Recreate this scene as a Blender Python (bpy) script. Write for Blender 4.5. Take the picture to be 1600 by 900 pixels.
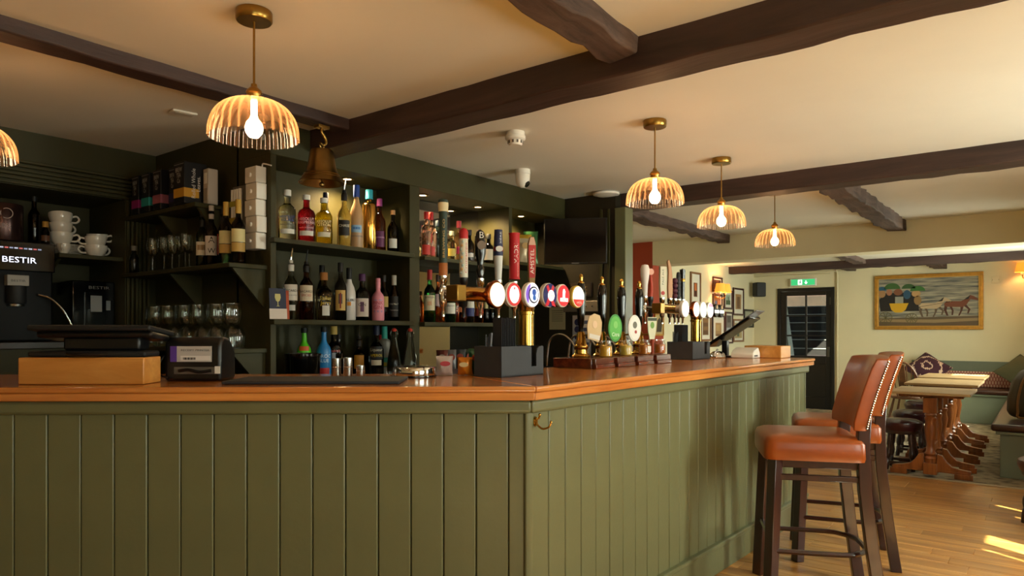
import bpy, math, random
from mathutils import Vector, Matrix
PI = math.pi
R = math.radians
random.seed(7)
SC = bpy.context.scene
COL = SC.collection
for _o in list(bpy.data.objects):
    bpy.data.objects.remove(_o)

# ---------------------------------------------------------------- camera
# x runs along the bar towards the dining end, y across the bar to the back shelves, z up
cam_d = bpy.data.cameras.new('camera')
cam = bpy.data.objects.new('camera', cam_d)
COL.objects.link(cam)
cam.location = (0, 0, 1.30)
cam.rotation_euler = (R(90), 0, R(37.70 - 90))
cam_d.sensor_width = 36
cam_d.lens = 24.46
cam_d.shift_y = 65 / 1600
cam_d.clip_start = 0.05
SC.camera = cam

# ---------------------------------------------------------------- world, sun, daylight, exposure
SC.view_settings.view_transform = 'Standard'
SC.view_settings.look = 'None'
SC.view_settings.gamma = 1
SC.view_settings.use_curve_mapping = False
SC.view_settings.exposure = 0.32
SC.cycles.caustics_refractive = False
SC.cycles.caustics_reflective = False
SC.cycles.max_bounces = 14
SC.cycles.transparent_max_bounces = 24
SC.cycles.sample_clamp_indirect = 6

W = bpy.data.worlds.new('world')
SC.world = W
W.use_nodes = True
_bg = W.node_tree.nodes['Background']
_sky = W.node_tree.nodes.new('ShaderNodeTexSky')
_sky.sky_type = 'NISHITA'
_sky.sun_disc = False
_sky.sun_elevation = R(42)
_sky.sun_rotation = R(150)
W.node_tree.links.new(_sky.outputs['Color'], _bg.inputs['Color'])
_bg.inputs['Strength'].default_value = 0.25

def light(name, kind, loc, energy, color, **kw):
    d = bpy.data.lights.new(name, kind)
    d.energy = energy
    d.color = color
    o = bpy.data.objects.new(name, d)
    COL.objects.link(o)
    o.location = loc
    for k, v in kw.items():
        if k == 'aim':
            o.rotation_euler = (Vector(v) - Vector(loc)).to_track_quat('-Z', 'Y').to_euler()
        else:
            setattr(d, k, v)
    return o

SUN_DIR = Vector((0.52 * math.cos(R(40.7)), 0.85 * math.cos(R(40.7)), -math.sin(R(40.7))))
_s = light('sun', 'SUN', (3, -6, 6), 60.0, (1.0, 0.95, 0.82), angle=R(0.6))
_s.rotation_euler = SUN_DIR.to_track_quat('-Z', 'Y').to_euler()
DAY = (1.0, 0.965, 0.90)
WINDOWS_NEAR = [(-1.2, 0.3), (1.0, 2.5), (3.70, 4.20), (4.76, 5.16)]  # out of view; the last two openings are narrowed to shape the sun streaks
WINDOWS_FAR = [(8.3, 9.4), (9.7, 10.5)]
NEAR_WALL_Y, FAR_WALL_Y = -1.55, -0.22
for i, (a, b) in enumerate(WINDOWS_NEAR):
    light('daylight', 'AREA', ((a + b) / 2, NEAR_WALL_Y - 0.22, 1.45), (26, 58, 190, 170)[i], DAY, shape='RECTANGLE',
          size=b - a, size_y=1.2, aim=((a + b) / 2, 4, 1.35))
for i, (a, b) in enumerate(WINDOWS_FAR):
    light('daylight', 'AREA', ((a + b) / 2, FAR_WALL_Y - 0.2, 1.55), 112 * (b - a), DAY, shape='RECTANGLE',
          size=b - a, size_y=1.1, aim=((a + b) / 2, 4, 1.5))

# ---------------------------------------------------------------- materials
def lin(c):
    if isinstance(c, str):
        c = tuple(int(c[i:i + 2], 16) for i in (0, 2, 4))
    return tuple((x / 255 / 12.92) if x / 255 <= 0.04045 else ((x / 255 + 0.055) / 1.055) ** 2.4 for x in c) + (1.0,)

MATS = {}
def newmat(name):
    m = bpy.data.materials.new(name)
    m.use_nodes = True
    return m, m.node_tree.nodes, m.node_tree.links, m.node_tree.nodes['Principled BSDF']

def mat(name, col, rough=0.5, metal=0.0, trans=0.0, ior=1.45, emit=0.0, ecol=None, coat=0.0, noise=0.0, nscale=8.0, bump=0.0, bscale=40.0, spec=None):
    """plain procedural material; noise varies the tone, bump adds fine relief"""
    if name in MATS:
        return MATS[name]
    m, N, L, B = newmat(name)
    B.inputs['Base Color'].default_value = lin(col)
    B.inputs['Roughness'].default_value = rough
    B.inputs['Metallic'].default_value = metal
    B.inputs['Transmission Weight'].default_value = trans
    B.inputs['IOR'].default_value = ior
    B.inputs['Coat Weight'].default_value = coat
    B.inputs['Coat Roughness'].default_value = 0.12
    if spec is not None:
        B.inputs['Specular IOR Level'].default_value = spec
    if emit:
        B.inputs['Emission Color'].default_value = lin(ecol or col)
        B.inputs['Emission Strength'].default_value = emit
    if noise or bump:
        tc = N.new('ShaderNodeTexCoord')
    if noise:
        t = N.new('ShaderNodeTexNoise')
        t.inputs['Scale'].default_value = nscale
        t.inputs['Detail'].default_value = 5
        L.new(tc.outputs['Object'], t.inputs['Vector'])
        r = N.new('ShaderNodeValToRGB')
        c = lin(col)
        r.color_ramp.elements[0].position = 0.3
        r.color_ramp.elements[1].position = 0.72
        r.color_ramp.elements[0].color = tuple(x * (1 - noise) for x in c[:3]) + (1,)
        r.color_ramp.elements[1].color = tuple(min(1, x * (1 + noise)) for x in c[:3]) + (1,)
        L.new(t.outputs['Fac'], r.inputs['Fac'])
        L.new(r.outputs['Color'], B.inputs['Base Color'])
    if bump:
        t2 = N.new('ShaderNodeTexNoise')
        t2.inputs['Scale'].default_value = bscale
        t2.inputs['Detail'].default_value = 4
        L.new(tc.outputs['Object'], t2.inputs['Vector'])
        b = N.new('ShaderNodeBump')
        b.inputs['Strength'].default_value = bump
        b.inputs['Distance'].default_value = 0.01
        L.new(t2.outputs['Fac'], b.inputs['Height'])
        L.new(b.outputs['Normal'], B.inputs['Normal'])
    MATS[name] = m
    return m

def wood(name, c1, c2, rough=0.35, scale=(1.2, 22, 22), coat=0.0, bump=0.06, per_object=0.0):
    """wood with the grain along local x"""
    if name in MATS:
        return MATS[name]
    m, N, L, B = newmat(name)
    tc = N.new('ShaderNodeTexCoord')
    mp = N.new('ShaderNodeMapping')
    mp.inputs['Scale'].default_value = scale
    L.new(tc.outputs['Object'], mp.inputs['Vector'])
    src = mp.outputs['Vector']
    if per_object:
        oi = N.new('ShaderNodeObjectInfo')
        ad = N.new('ShaderNodeVectorMath')
        ad.operation = 'ADD'
        sc = N.new('ShaderNodeVectorMath')
        sc.operation = 'SCALE'
        sc.inputs['Scale'].default_value = 37.0
        cb = N.new('ShaderNodeCombineXYZ')
        for k in 'XYZ':
            L.new(oi.outputs['Random'], cb.inputs[k])
        L.new(cb.outputs[0], sc.inputs[0])
        L.new(src, ad.inputs[0])
        L.new(sc.outputs[0], ad.inputs[1])
        src = ad.outputs[0]
    n1 = N.new('ShaderNodeTexNoise')
    n1.inputs['Scale'].default_value = 1.0
    n1.inputs['Detail'].default_value = 7
    n1.inputs['Roughness'].default_value = 0.62
    n1.inputs['Distortion'].default_value = 0.6
    L.new(src, n1.inputs['Vector'])
    r = N.new('ShaderNodeValToRGB')
    r.color_ramp.elements[0].position = 0.32
    r.color_ramp.elements[1].position = 0.70
    r.color_ramp.elements[0].color = lin(c1)
    r.color_ramp.elements[1].color = lin(c2)
    L.new(n1.outputs['Fac'], r.inputs['Fac'])
    out = r.outputs['Color']
    if per_object:
        hs = N.new('ShaderNodeHueSaturation')
        mr = N.new('ShaderNodeMapRange')
        mr.inputs['To Min'].default_value = 1 - per_object
        mr.inputs['To Max'].default_value = 1 + per_object
        L.new(oi.outputs['Random'], mr.inputs['Value'])
        L.new(mr.outputs[0], hs.inputs['Value'])
        L.new(out, hs.inputs['Color'])
        out = hs.outputs['Color']
    L.new(out, B.inputs['Base Color'])
    B.inputs['Roughness'].default_value = rough
    B.inputs['Coat Weight'].default_value = coat
    B.inputs['Coat Roughness'].default_value = 0.1
    b = N.new('ShaderNodeBump')
    b.inputs['Strength'].default_value = bump
    b.inputs['Distance'].default_value = 0.01
    L.new(n1.outputs['Fac'], b.inputs['Height'])
    L.new(b.outputs['Normal'], B.inputs['Normal'])
    MATS[name] = m
    return m

def thin_glass(name, tint, gloss=0.10, glow=0.0, gtint=None):
    """thin-walled clear or tinted glass: see-through with fresnel reflections, optionally milky"""
    if name in MATS:
        return MATS[name]
    m = bpy.data.materials.new(name)
    m.use_nodes = True
    N, L = m.node_tree.nodes, m.node_tree.links
    N.remove(N['Principled BSDF'])
    out = N['Material Output']
    tr = N.new('ShaderNodeBsdfTransparent')
    tr.inputs['Color'].default_value = lin(tint)
    gl = N.new('ShaderNodeBsdfGlossy')
    gl.inputs['Roughness'].default_value = 0.04
    lw = N.new('ShaderNodeLayerWeight')
    lw.inputs['Blend'].default_value = 0.35
    mr = N.new('ShaderNodeMapRange')
    mr.inputs['To Min'].default_value = gloss
    mr.inputs['To Max'].default_value = 0.75
    L.new(lw.outputs['Facing'], mr.inputs['Value'])
    pw = N.new('ShaderNodeMath')
    pw.operation = 'POWER'
    pw.inputs[1].default_value = 2.2
    L.new(mr.outputs[0], pw.inputs[0])
    base = tr.outputs[0]
    if glow:
        tl = N.new('ShaderNodeBsdfTranslucent')
        tl.inputs['Color'].default_value = lin(gtint or tint)
        mx0 = N.new('ShaderNodeMixShader')
        # the thick edges of the ribs catch the light, their faces stay clear
        gr = N.new('ShaderNodeMapRange')
        gr.inputs['From Min'].default_value = 0.05
        gr.inputs['From Max'].default_value = 0.55
        gr.inputs['To Min'].default_value = 0.06
        gr.inputs['To Max'].default_value = glow
        L.new(lw.outputs['Facing'], gr.inputs['Value'])
        L.new(gr.outputs[0], mx0.inputs[0])
        L.new(base, mx0.inputs[1])
        L.new(tl.outputs[0], mx0.inputs[2])
        base = mx0.outputs[0]
    mx = N.new('ShaderNodeMixShader')
    L.new(pw.outputs[0], mx.inputs[0])
    L.new(base, mx.inputs[1])
    L.new(gl.outputs[0], mx.inputs[2])
    L.new(mx.outputs[0], out.inputs['Surface'])
    MATS[name] = m
    return m

GREEN = mat('olive green paint', '696a4a', 0.33, noise=0.07, nscale=5, bump=0.05, bscale=55)
SHADEGREEN = mat('shade-darkened olive paint', '38351a', 0.55, spec=0.3, noise=0.10, nscale=4, bump=0.04, bscale=40)  # same olive paint as the counter, with the bar-back shade put into the colour
SAGE = mat('sage green paint', '6c7462', 0.45, noise=0.05, nscale=5)
CREAM = mat('cream wall paint', 'd8cdaa', 0.75, noise=0.035, nscale=2.2, bump=0.10, bscale=9)
CEIL = mat('ceiling plaster', 'e2dccd', 0.8, noise=0.03, nscale=1.8, bump=0.22, bscale=3.5)
CEILD = CEIL
RED = mat('brick red wall paint', '9a3a1c', 0.7, noise=0.05, nscale=4)
BEAM = wood('dark stained beam', '2a1a14', '46302a', 0.55, (1.6, 14, 14), bump=0.35)
OLDBEAM = wood('old grey brown beam', '3a2a24', '6b5448', 0.8, (2.2, 16, 16), bump=0.6)
OAK = wood('worktop oak', 'b0642a', 'dc9248', 0.22, (1.3, 26, 26), coat=0.55, bump=0.03)
OAKL = wood('pale oak', 'b9762f', 'd79a4e', 0.35, (2.0, 16, 16), bump=0.04)
FLOORW = wood('floor oak', '9a642c', 'd09a54', 0.34, (1.4, 20, 20), coat=0.25, bump=0.06, per_object=0.16)
MAHOG = wood('mahogany', '3f1a10', '6e3018', 0.25, (3, 30, 30), coat=0.4)
STOOLW = wood('dark stool wood', '1f0b08', '38140e', 0.28, (20, 20, 2), coat=0.35)
TABLEW = wood('worn table top', '8f7048', 'bd9c6c', 0.5, (14, 2.0, 14))
TRESTLE = wood('trestle wood', '6a3514', '9c5a28', 0.32, (18, 18, 2), coat=0.3)
DARKW = wood('dark turned wood', '21120e', '3c2219', 0.3, (18, 18, 2), coat=0.3)
BRASS = mat('aged brass', 'a07c3c', 0.28, 1.0, noise=0.12, nscale=14)
POLBRASS = mat('polished brass', 'c79a48', 0.16, 1.0, noise=0.06, nscale=10)
BRONZE = mat('bell bronze', '9c7a44', 0.30, 1.0, noise=0.2, nscale=12)
STEEL = mat('brushed steel', 'b8b6b2', 0.24, 1.0)
CHROME = mat('chrome', 'e0e0e0', 0.08, 1.0)
BLACK = mat('black plastic', '0c0c0d', 0.35)
BLACKM = mat('matt black plastic', '161617', 0.6)
GLOSSBLK = mat('glossy black', '060606', 0.12, coat=0.5)
SLATE = mat('slate grey board', '34363a', 0.6, noise=0.08, nscale=20)
WHITE = mat('white plastic', 'e4ded2', 0.45)
WHITEC = mat('white china', 'ded6c8', 0.2, coat=0.4)
PAPER = mat('white paper', 'e3dccd', 0.8)
LEATHER = mat('tan leather', '8f4311', 0.3, noise=0.16, nscale=7, bump=0.03, bscale=90, coat=0.15)
BURG = mat('burgundy leather', '3a1418', 0.3, noise=0.1, nscale=9, coat=0.2)
BENCHL = mat('brown bench leather', '3a1c12', 0.3, noise=0.12, nscale=8, coat=0.2)
STUD = mat('stud metal', 'b7a58c', 0.3, 1.0)
GLASS = thin_glass('clear drinking glass', 'fafcfa', 0.24)
PANE = thin_glass('window pane', 'e6ece8', 0.10)
MIRROR = mat('mirror silver', 'c9c6bb', 0.03, 1.0)

# ---------------------------------------------------------------- mesh helpers
class MB:
    def __init__(s):
        s.v, s.f, s.sm = [], [], []
    def add(s, vs, fs, smooth=False, M=None):
        k = len(s.v)
        s.v += [tuple(M @ Vector(p)) for p in vs] if M is not None else [tuple(p) for p in vs]
        s.f += [tuple(i + k for i in f) for f in fs]
        s.sm += [smooth] * len(fs)
        return s
    def box(s, x0, x1, y0, y1, z0, z1, M=None):
        vs = [(x, y, z) for z in (z0, z1) for y in (y0, y1) for x in (x0, x1)]
        return s.add(vs, [(0, 2, 3, 1), (4, 5, 7, 6), (0, 1, 5, 4), (2, 6, 7, 3), (0, 4, 6, 2), (1, 3, 7, 5)], False, M)
    def prism(s, poly, h0, h1, M=None, smooth=False):
        """poly in xy (counter-clockwise), extruded in z"""
        n = len(poly)
        vs = [(x, y, h0) for x, y in poly] + [(x, y, h1) for x, y in poly]
        fs = [tuple(range(n - 1, -1, -1)), tuple(range(n, 2 * n))]
        s.add(vs, fs, False, M)
        k = len(s.v) - 2 * n
        for i in range(n):
            j = (i + 1) % n
            s.f.append((k + i, k + j, k + n + j, k + n + i))
            s.sm.append(smooth)
        return s
    def lathe(s, prof, seg=20, M=None, flute=0, amp=0.0, a0=0.0, a1=2 * PI, smooth=True):
        """profile of (r, z) turned about z; r == 0 at an end closes it"""
        full = abs(a1 - a0 - 2 * PI) < 1e-6
        n = seg if full else seg + 1
        vs, fs, rows = [], [], []
        for (r, z) in prof:
            if r < 1e-7:
                rows.append([len(vs)])
                vs.append((0, 0, z))
            else:
                row = []
                for i in range(n):
                    a = a0 + (a1 - a0) * i / seg
                    q = r * (1 + amp * math.cos(flute * a)) if flute else r
                    row.append(len(vs))
                    vs.append((q * math.cos(a), q * math.sin(a), z))
                rows.append(row)
        for A, Bq in zip(rows, rows[1:]):
            m = n if full else n - 1
            for i in range(m):
                j = (i + 1) % n
                if len(A) == 1 and len(Bq) == 1:
                    continue
                if len(A) == 1:
                    fs.append((A[0], Bq[j], Bq[i]))
                elif len(Bq) == 1:
                    fs.append((A[i], A[j], Bq[0]))
                else:
                    fs.append((A[i], A[j], Bq[j], Bq[i]))
        return s.add(vs, fs, smooth, M)
    def cyl(s, r, z0, z1, seg=20, M=None, r1=None):
        return s.lathe([(0, z0), (r, z0), (r if r1 is None else r1, z1), (0, z1)], seg, M)
    def tube(s, pts, r, seg=8, M=None, closed=False):
        pts = [Vector(p) for p in pts]
        n = len(pts)
        rs = list(r) if isinstance(r, (list, tuple)) else [r] * n
        if 4 <= n <= 12:        # round the path off
            q, qr = [], []
            m = n if closed else n - 1
            for i in range(m):
                p1, p2 = pts[i], pts[(i + 1) % n]
                p0 = pts[i - 1] if (i > 0 or closed) else p1 * 2 - p2
                p3 = pts[(i + 2) % n] if (i + 2 < n or closed) else p2 * 2 - p1
                for k in range(4):
                    t = k / 4
                    q.append(0.5 * (2 * p1 + (p2 - p0) * t + (2 * p0 - 5 * p1 + 4 * p2 - p3) * t * t + (3 * p1 - p0 - 3 * p2 + p3) * t ** 3))
                    qr.append(rs[i] * (1 - t) + rs[(i + 1) % n] * t)
            if not closed:
                q.append(pts[-1])
                qr.append(rs[-1])
            pts, rs, n = q, qr, len(q)
        vs, fs = [], []
        up = Vector((0.0123, 0.0271, 1)).normalized()
        prevx = None
        for i, p in enumerate(pts):
            a = pts[(i - 1) % n] if (i > 0 or closed) else p
            b = pts[(i + 1) % n] if (i < n - 1 or closed) else p
            t = (b - a).normalized()
            x = (prevx - t * prevx.dot(t)) if prevx is not None else t.cross(up)
            if x.length < 1e-5:
                x = t.cross(Vector((1, 0, 0)))
            x.normalize()
            prevx = x
            y = t.cross(x)
            for k in range(seg):
                an = 2 * PI * k / seg
                vs.append(p + (x * math.cos(an) + y * math.sin(an)) * rs[i])
        m = n if closed else n - 1
        for i in range(m):
            j = (i + 1) % n
            for k in range(seg):
                l = (k + 1) % seg
                fs.append((i * seg + k, i * seg + l, j * seg + l, j * seg + k))
        if not closed:
            fs.append(tuple(range(seg - 1, -1, -1)))
            fs.append(tuple(range((n - 1) * seg, n * seg)))
        return s.add(vs, fs, True, M)
    def sphere(s, r, M=None, seg=16, rings=10):
        return s.lathe([(r * math.sin(PI * i / rings) if 0 < i < rings else 0, -r * math.cos(PI * i / rings)) for i in range(rings + 1)], seg, M)
    def bar(s, p, q, w, d, M=None):
        """square-section bar from p to q, w across and d deep"""
        p, q = Vector(p), Vector(q)
        t = (q - p).normalized()
        x = t.cross(Vector((0, 0, 1)))
        if x.length < 1e-4:
            x = Vector((1, 0, 0))
        x.normalize()
        y = t.cross(x)
        vs = [c + x * a * w / 2 + y * b * d / 2 for c in (p, q) for a, b in ((-1, -1), (1, -1), (1, 1), (-1, 1))]
        return s.add(vs, [(3, 2, 1, 0), (4, 5, 6, 7), (0, 1, 5, 4), (1, 2, 6, 5), (2, 3, 7, 6), (3, 0, 4, 7)], False, M)
    def build(s, name, material, parent=None, loc=(0, 0, 0), rot=(0, 0, 0), bevel=0.0, segs=2, angle=40, subsurf=0):
        me = bpy.data.meshes.new(name)
        me.from_pydata(s.v, [], s.f)
        me.polygons.foreach_set('use_smooth', s.sm if not (bevel or subsurf) else [True] * len(s.f))
        if any(s.sm) or bevel:
            me.set_sharp_from_angle(angle=R(angle))
        me.update()
        return link(name, me, material, parent, loc, rot, bevel, segs, subsurf)

def link(name, me, material, parent=None, loc=(0, 0, 0), rot=(0, 0, 0), bevel=0.0, segs=2, subsurf=0):
    o = bpy.data.objects.new(name, me)
    COL.objects.link(o)
    if material is not None and not me.materials:
        me.materials.append(material)
    o.location = loc
    o.rotation_euler = rot
    if parent is not None:
        o.parent = parent
    if subsurf:
        md = o.modifiers.new('round', 'SUBSURF')
        md.levels = md.render_levels = subsurf
    if bevel:
        md = o.modifiers.new('edge', 'BEVEL')
        md.width = bevel
        md.segments = segs
        md.limit_method = 'ANGLE'
        md.angle_limit = R(35)
        md.harden_normals = False
    return o

def T(x, y, z):
    return Matrix.Translation((x, y, z))
def RZ(a):
    return Matrix.Rotation(a, 4, 'Z')
def RX(a):
    return Matrix.Rotation(a, 4, 'X')
def RY(a):
    return Matrix.Rotation(a, 4, 'Y')
def S(x, y, z):
    return Matrix.Diagonal((x, y, z, 1))

def tag(o, label, cat=None, group=None, kind=None):
    o['label'] = label
    if cat:
        o['category'] = cat
    if group:
        o['group'] = group
    if kind:
        o['kind'] = kind
    return o

def thing(name, label, cat, loc=(0, 0, 0), rz=0.0, group=None, kind=None):
    o = bpy.data.objects.new(name, None)
    o.empty_display_size = 0.05
    COL.objects.link(o)
    o.location = loc
    o.rotation_euler = (0, 0, rz)
    return tag(o, label, cat, group, kind)

def dup(root, loc, rz=0.0, label=None, group=None):
    r = root.copy()
    COL.objects.link(r)
    r.location = loc
    r.rotation_euler = (0, 0, rz)
    if label:
        r['label'] = label
    if group:
        r['group'] = group
    for ch in list(root.children):
        c = ch.copy()
        COL.objects.link(c)
        c.parent = r
        for g in list(ch.children):
            d = g.copy()
            COL.objects.link(d)
            d.parent = c
    return r

def share(o, parent, loc=None, rot=None, name=None):
    """another piece that shares the mesh of o"""
    c = o.copy()
    COL.objects.link(c)
    c.parent = parent
    if loc is not None:
        c.location = loc
    if rot is not None:
        c.rotation_euler = rot
    if name:
        c.name = name
    return c

def text_mesh(txt, w=None, h=None, spacing=1.0):
    """flat lettering in xz, centred, scaled to width w and / or height h"""
    cu = bpy.data.curves.new('lettering', 'FONT')
    cu.body = txt
    cu.align_x = 'CENTER'
    cu.resolution_u = 2
    cu.space_line = 0.85
    cu.space_character = spacing
    ob = bpy.data.objects.new('lettering', cu)
    me = bpy.data.meshes.new_from_object(ob)
    bpy.data.objects.remove(ob)
    bpy.data.curves.remove(cu)
    me.materials.clear()
    vs = [v.co.copy() for v in me.vertices]
    if not vs:
        return me
    x0, x1 = min(v.x for v in vs), max(v.x for v in vs)
    y0, y1 = min(v.y for v in vs), max(v.y for v in vs)
    sx = w / (x1 - x0) if w else h / (y1 - y0)
    sy = h / (y1 - y0) if h else sx
    for v, c in zip(me.vertices, vs):
        v.co = ((c.x - (x0 + x1) / 2) * sx, 0, (c.y - (y0 + y1) / 2) * sy)
    return me

def lettering(txt, material, parent, loc=(0, 0, 0), rot=(0, 0, 0), w=None, h=None, wrap=None, vertical=False, name='lettering', spacing=1.0):
    """lettering reads from -y; wrap = radius of the round surface it is printed on; vertical turns it to read upwards"""
    me = text_mesh(txt, w, h, spacing)
    for v in me.vertices:
        x, z = v.co.x, v.co.z
        if vertical:
            x, z = -z, x
        if wrap:
            a = x / wrap
            v.co = (wrap * math.sin(a), -wrap * math.cos(a), z)
        else:
            v.co = (x, 0, z)
    return link(name, me, material, parent, loc, rot)

def arc_patch(r, half, z0, z1, seg=10):
    """curved patch facing -y"""
    return MB().lathe([(r, z0), (r, z1)], seg, None, a0=-PI / 2 - half, a1=-PI / 2 + half)

def face_cam(u, v):
    """rotation that turns local -y towards the viewer's side of the bar"""
    return math.atan2(-v, -u) + PI / 2

# ================================================================ the setting
H = 2.42
def structure(name, mb, m, label, cat, **kw):
    o = mb.build(name, m, **kw)
    return tag(o, label, cat, kind='structure')

structure('floor', MB().box(-2.6, 12.2, -1.8, 5.4, -0.12, -0.016), mat('sub floor', '5a4028', 0.8),
          'plain dark floor base under the boards and carpet', 'floor')
fl = bpy.data.objects['floor']
# golden boards run across the room; the ones out of sight are longer runs
_pm = {}
def plank(x, y0, y1, w):
    key = round(y1 - y0, 2)
    if key not in _pm:
        _pm[key] = MB().box(-key / 2, key / 2, -w / 2, w / 2, -0.02, 0).build('plank', FLOORW, fl, bevel=0.0022, segs=1)
        o = _pm[key]
    else:
        o = share(_pm[key], fl)
    o.location = (x, (y0 + y1) / 2, 0)
    o.rotation_euler = (0, 0, R(90))
random.seed(11)
x = 2.30
while x < 7.0:
    y = -1.55
    first = True
    YE = 1.42 if x < 5.12 else 2.9
    while y < YE - 1e-6:
        ln = random.choice((0.8, 1.0, 1.2, 1.4, 1.6)) if not first else random.choice((0.6, 0.9, 1.1, 1.3))
        first = False
        e = min(y + ln, YE)
        e = round(e, 2)
        plank(x + 0.066, y, e - 0.0015, 0.1305)
        y = e
    x += 0.132
MB().box(-2.6, 2.296, -1.55, 5.0, -0.02, 0).build('board_run', FLOORW, fl)
MB().box(5.10, 7.02, 2.9, 4.7, -0.02, 0).build('board_run', FLOORW, fl)
MB().box(2.296, 5.10, 1.44, 5.0, -0.02, 0).build('service_mat', mat('service floor', '3a3128', 0.8), fl)

def carpet_mat():
    m, N, L, B = newmat('worn patterned carpet')
    tc = N.new('ShaderNodeTexCoord')
    vo = N.new('ShaderNodeTexVoronoi')
    vo.inputs['Scale'].default_value = 14
    L.new(tc.outputs['Object'], vo.inputs['Vector'])
    no = N.new('ShaderNodeTexNoise')
    no.inputs['Scale'].default_value = 9
    no.inputs['Detail'].default_value = 8
    L.new(tc.outputs['Object'], no.inputs['Vector'])
    mx = N.new('ShaderNodeMath')
    mx.operation = 'MULTIPLY_ADD'
    mx.inputs[1].default_value = 0.45
    L.new(vo.outputs['Distance'], mx.inputs[0])
    L.new(no.outputs['Fac'], mx.inputs[2])
    r = N.new('ShaderNodeValToRGB')
    r.color_ramp.elements[0].position = 0.42
    r.color_ramp.elements[1].position = 0.85
    r.color_ramp.elements[0].color = lin('4f4436')
    r.color_ramp.elements[1].color = lin('a5977c')
    L.new(mx.outputs[0], r.inputs['Fac'])
    L.new(r.outputs['Color'], B.inputs['Base Color'])
    B.inputs['Roughness'].default_value = 0.95
    b = N.new('ShaderNodeBump')
    b.inputs['Strength'].default_value = 0.5
    b.inputs['Distance'].default_value = 0.004
    L.new(no.outputs['Fac'], b.inputs['Height'])
    L.new(b.outputs['Normal'], B.inputs['Normal'])
    return m
_c = MB().box(7.02, 12.05, -0.25, 4.05, -0.02, 0.006).build('carpet', carpet_mat())
tag(_c, 'worn grey brown patterned carpet under the dining tables', 'carpet', kind='structure')
_e = MB().box(7.0, 7.025, -0.3, 4.3, 0, 0.010).build('trim_1', mat('carpet strip', 'b5a78e', 0.4, 0.6), bevel=0.003)
tag(_e, 'thin metal strip where boards meet carpet', 'trim', kind='structure')

structure('ceiling', MB().box(-2.6, 8.42, -1.8, 5.4, H, H + 0.12), CEIL, 'cream plaster ceiling above the bar between dark beams', 'ceiling')
structure('ceiling_far', MB().box(8.42, 12.2, -0.5, 4.3, 2.29, 2.42), CEIL, 'lower cream ceiling over the dining end', 'ceiling')

# walls
structure('wall_alcove_left', MB().box(-2.6, 0.25, 4.57, 5.2, 0, H), SHADEGREEN, 'shade-darkened olive wall beside the coffee alcove', 'wall')
structure('wall_alcove_top', MB().box(0.25, 1.96, 4.57, 5.1, 2.11, H), SHADEGREEN, 'shade-darkened olive wall over the coffee alcove', 'wall')
structure('wall_alcove_right', MB().box(1.96, 2.3, 4.57, 5.2, 0, H), SHADEGREEN, 'shade-darkened olive wall between coffee alcove and wine shelves', 'wall')
structure('wall_alcove_back', MB().box(0.25, 1.96, 5.1, 5.2, 0, H), SHADEGREEN, 'shade-darkened olive back of the coffee alcove', 'wall')
structure('wall_return', MB().box(2.15, 2.3, 3.60, 4.57, 0, H), SHADEGREEN, 'shade-darkened olive side wall carrying the wine glass shelves', 'wall')
structure('wall_bar_back', MB().box(2.3, 5.4, 3.62, 3.75, 0, H), SHADEGREEN, 'shade-darkened olive wall behind the bottle shelves', 'wall')
structure('wall_end', MB().box(5.0, 5.1, 2.80, 3.62, 0, H), mat('dark brown green panel', '241f12', 0.45, noise=0.08), 'dark panelled end wall behind the television', 'wall')
structure('wall_side', MB().box(5.1, 8.1, 4.62, 4.75, 0, H), CREAM, 'cream side wall in the passage beyond the bar', 'wall')
structure('wall_red', MB().box(8.1, 8.42, 4.0, 4.75, 0, H), RED, 'brick red end of the thick dividing wall', 'wall')
structure('wall_bulkhead', MB().box(8.1, 8.42, -0.5, 4.0, 2.12, H), CREAM, 'cream boxed bulkhead above the opening to the dining end', 'wall')
structure('wall_gallery', MB().box(8.42, 12.1, 4.02, 4.2, 0, 2.29), CREAM, 'cream wall hung with framed pictures', 'wall')
structure('wall_far', MB().box(12.0, 12.2, -0.5, 2.732, 0, 2.29).box(12.0, 12.2, 3.624, 4.1, 0, 2.29).box(12.0, 12.2, 2.732, 3.624, 1.985, 2.29),
          CREAM, 'cream far wall with the coaching picture', 'wall')
structure('wall_rear', MB().box(-2.7, -2.6, -1.8, 5.2, 0, H), CREAM, 'cream wall at the camera end', 'wall')

def window_wall(name, x0, x1, y, th, wins, z0, z1, top, label):
    mb = MB()
    x = x0
    for a, b in wins:
        mb.box(x, a, y - th, y, 0, top)
        mb.box(a, b, y - th, y, 0, z0)
        mb.box(a, b, y - th, y, z1, top)
        x = b
    mb.box(x, x1, y - th, y, 0, top)
    w = structure(name, mb, CREAM, label, 'wall')
    return w
window_wall('wall_window', -2.6, 7.3, NEAR_WALL_Y, 0.16, WINDOWS_NEAR, 0.85, 2.05, H, 'cream wall with casement windows facing the bar')
window_wall('wall_window_far', 7.3, 12.0, FAR_WALL_Y, 0.16, WINDOWS_FAR, 0.95, 2.08, 2.29, 'cream wall with windows behind the side bench')
structure('wall_step', MB().box(7.25, 7.3, NEAR_WALL_Y - 0.16, FAR_WALL_Y, 0, H), CREAM, 'short cream wall stepping in to the dining end', 'wall')
structure('wall_over_step', MB().box(7.3, 8.42, -0.5, FAR_WALL_Y, 2.2, H), CREAM, 'cream strip above the side windows', 'wall')
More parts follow.
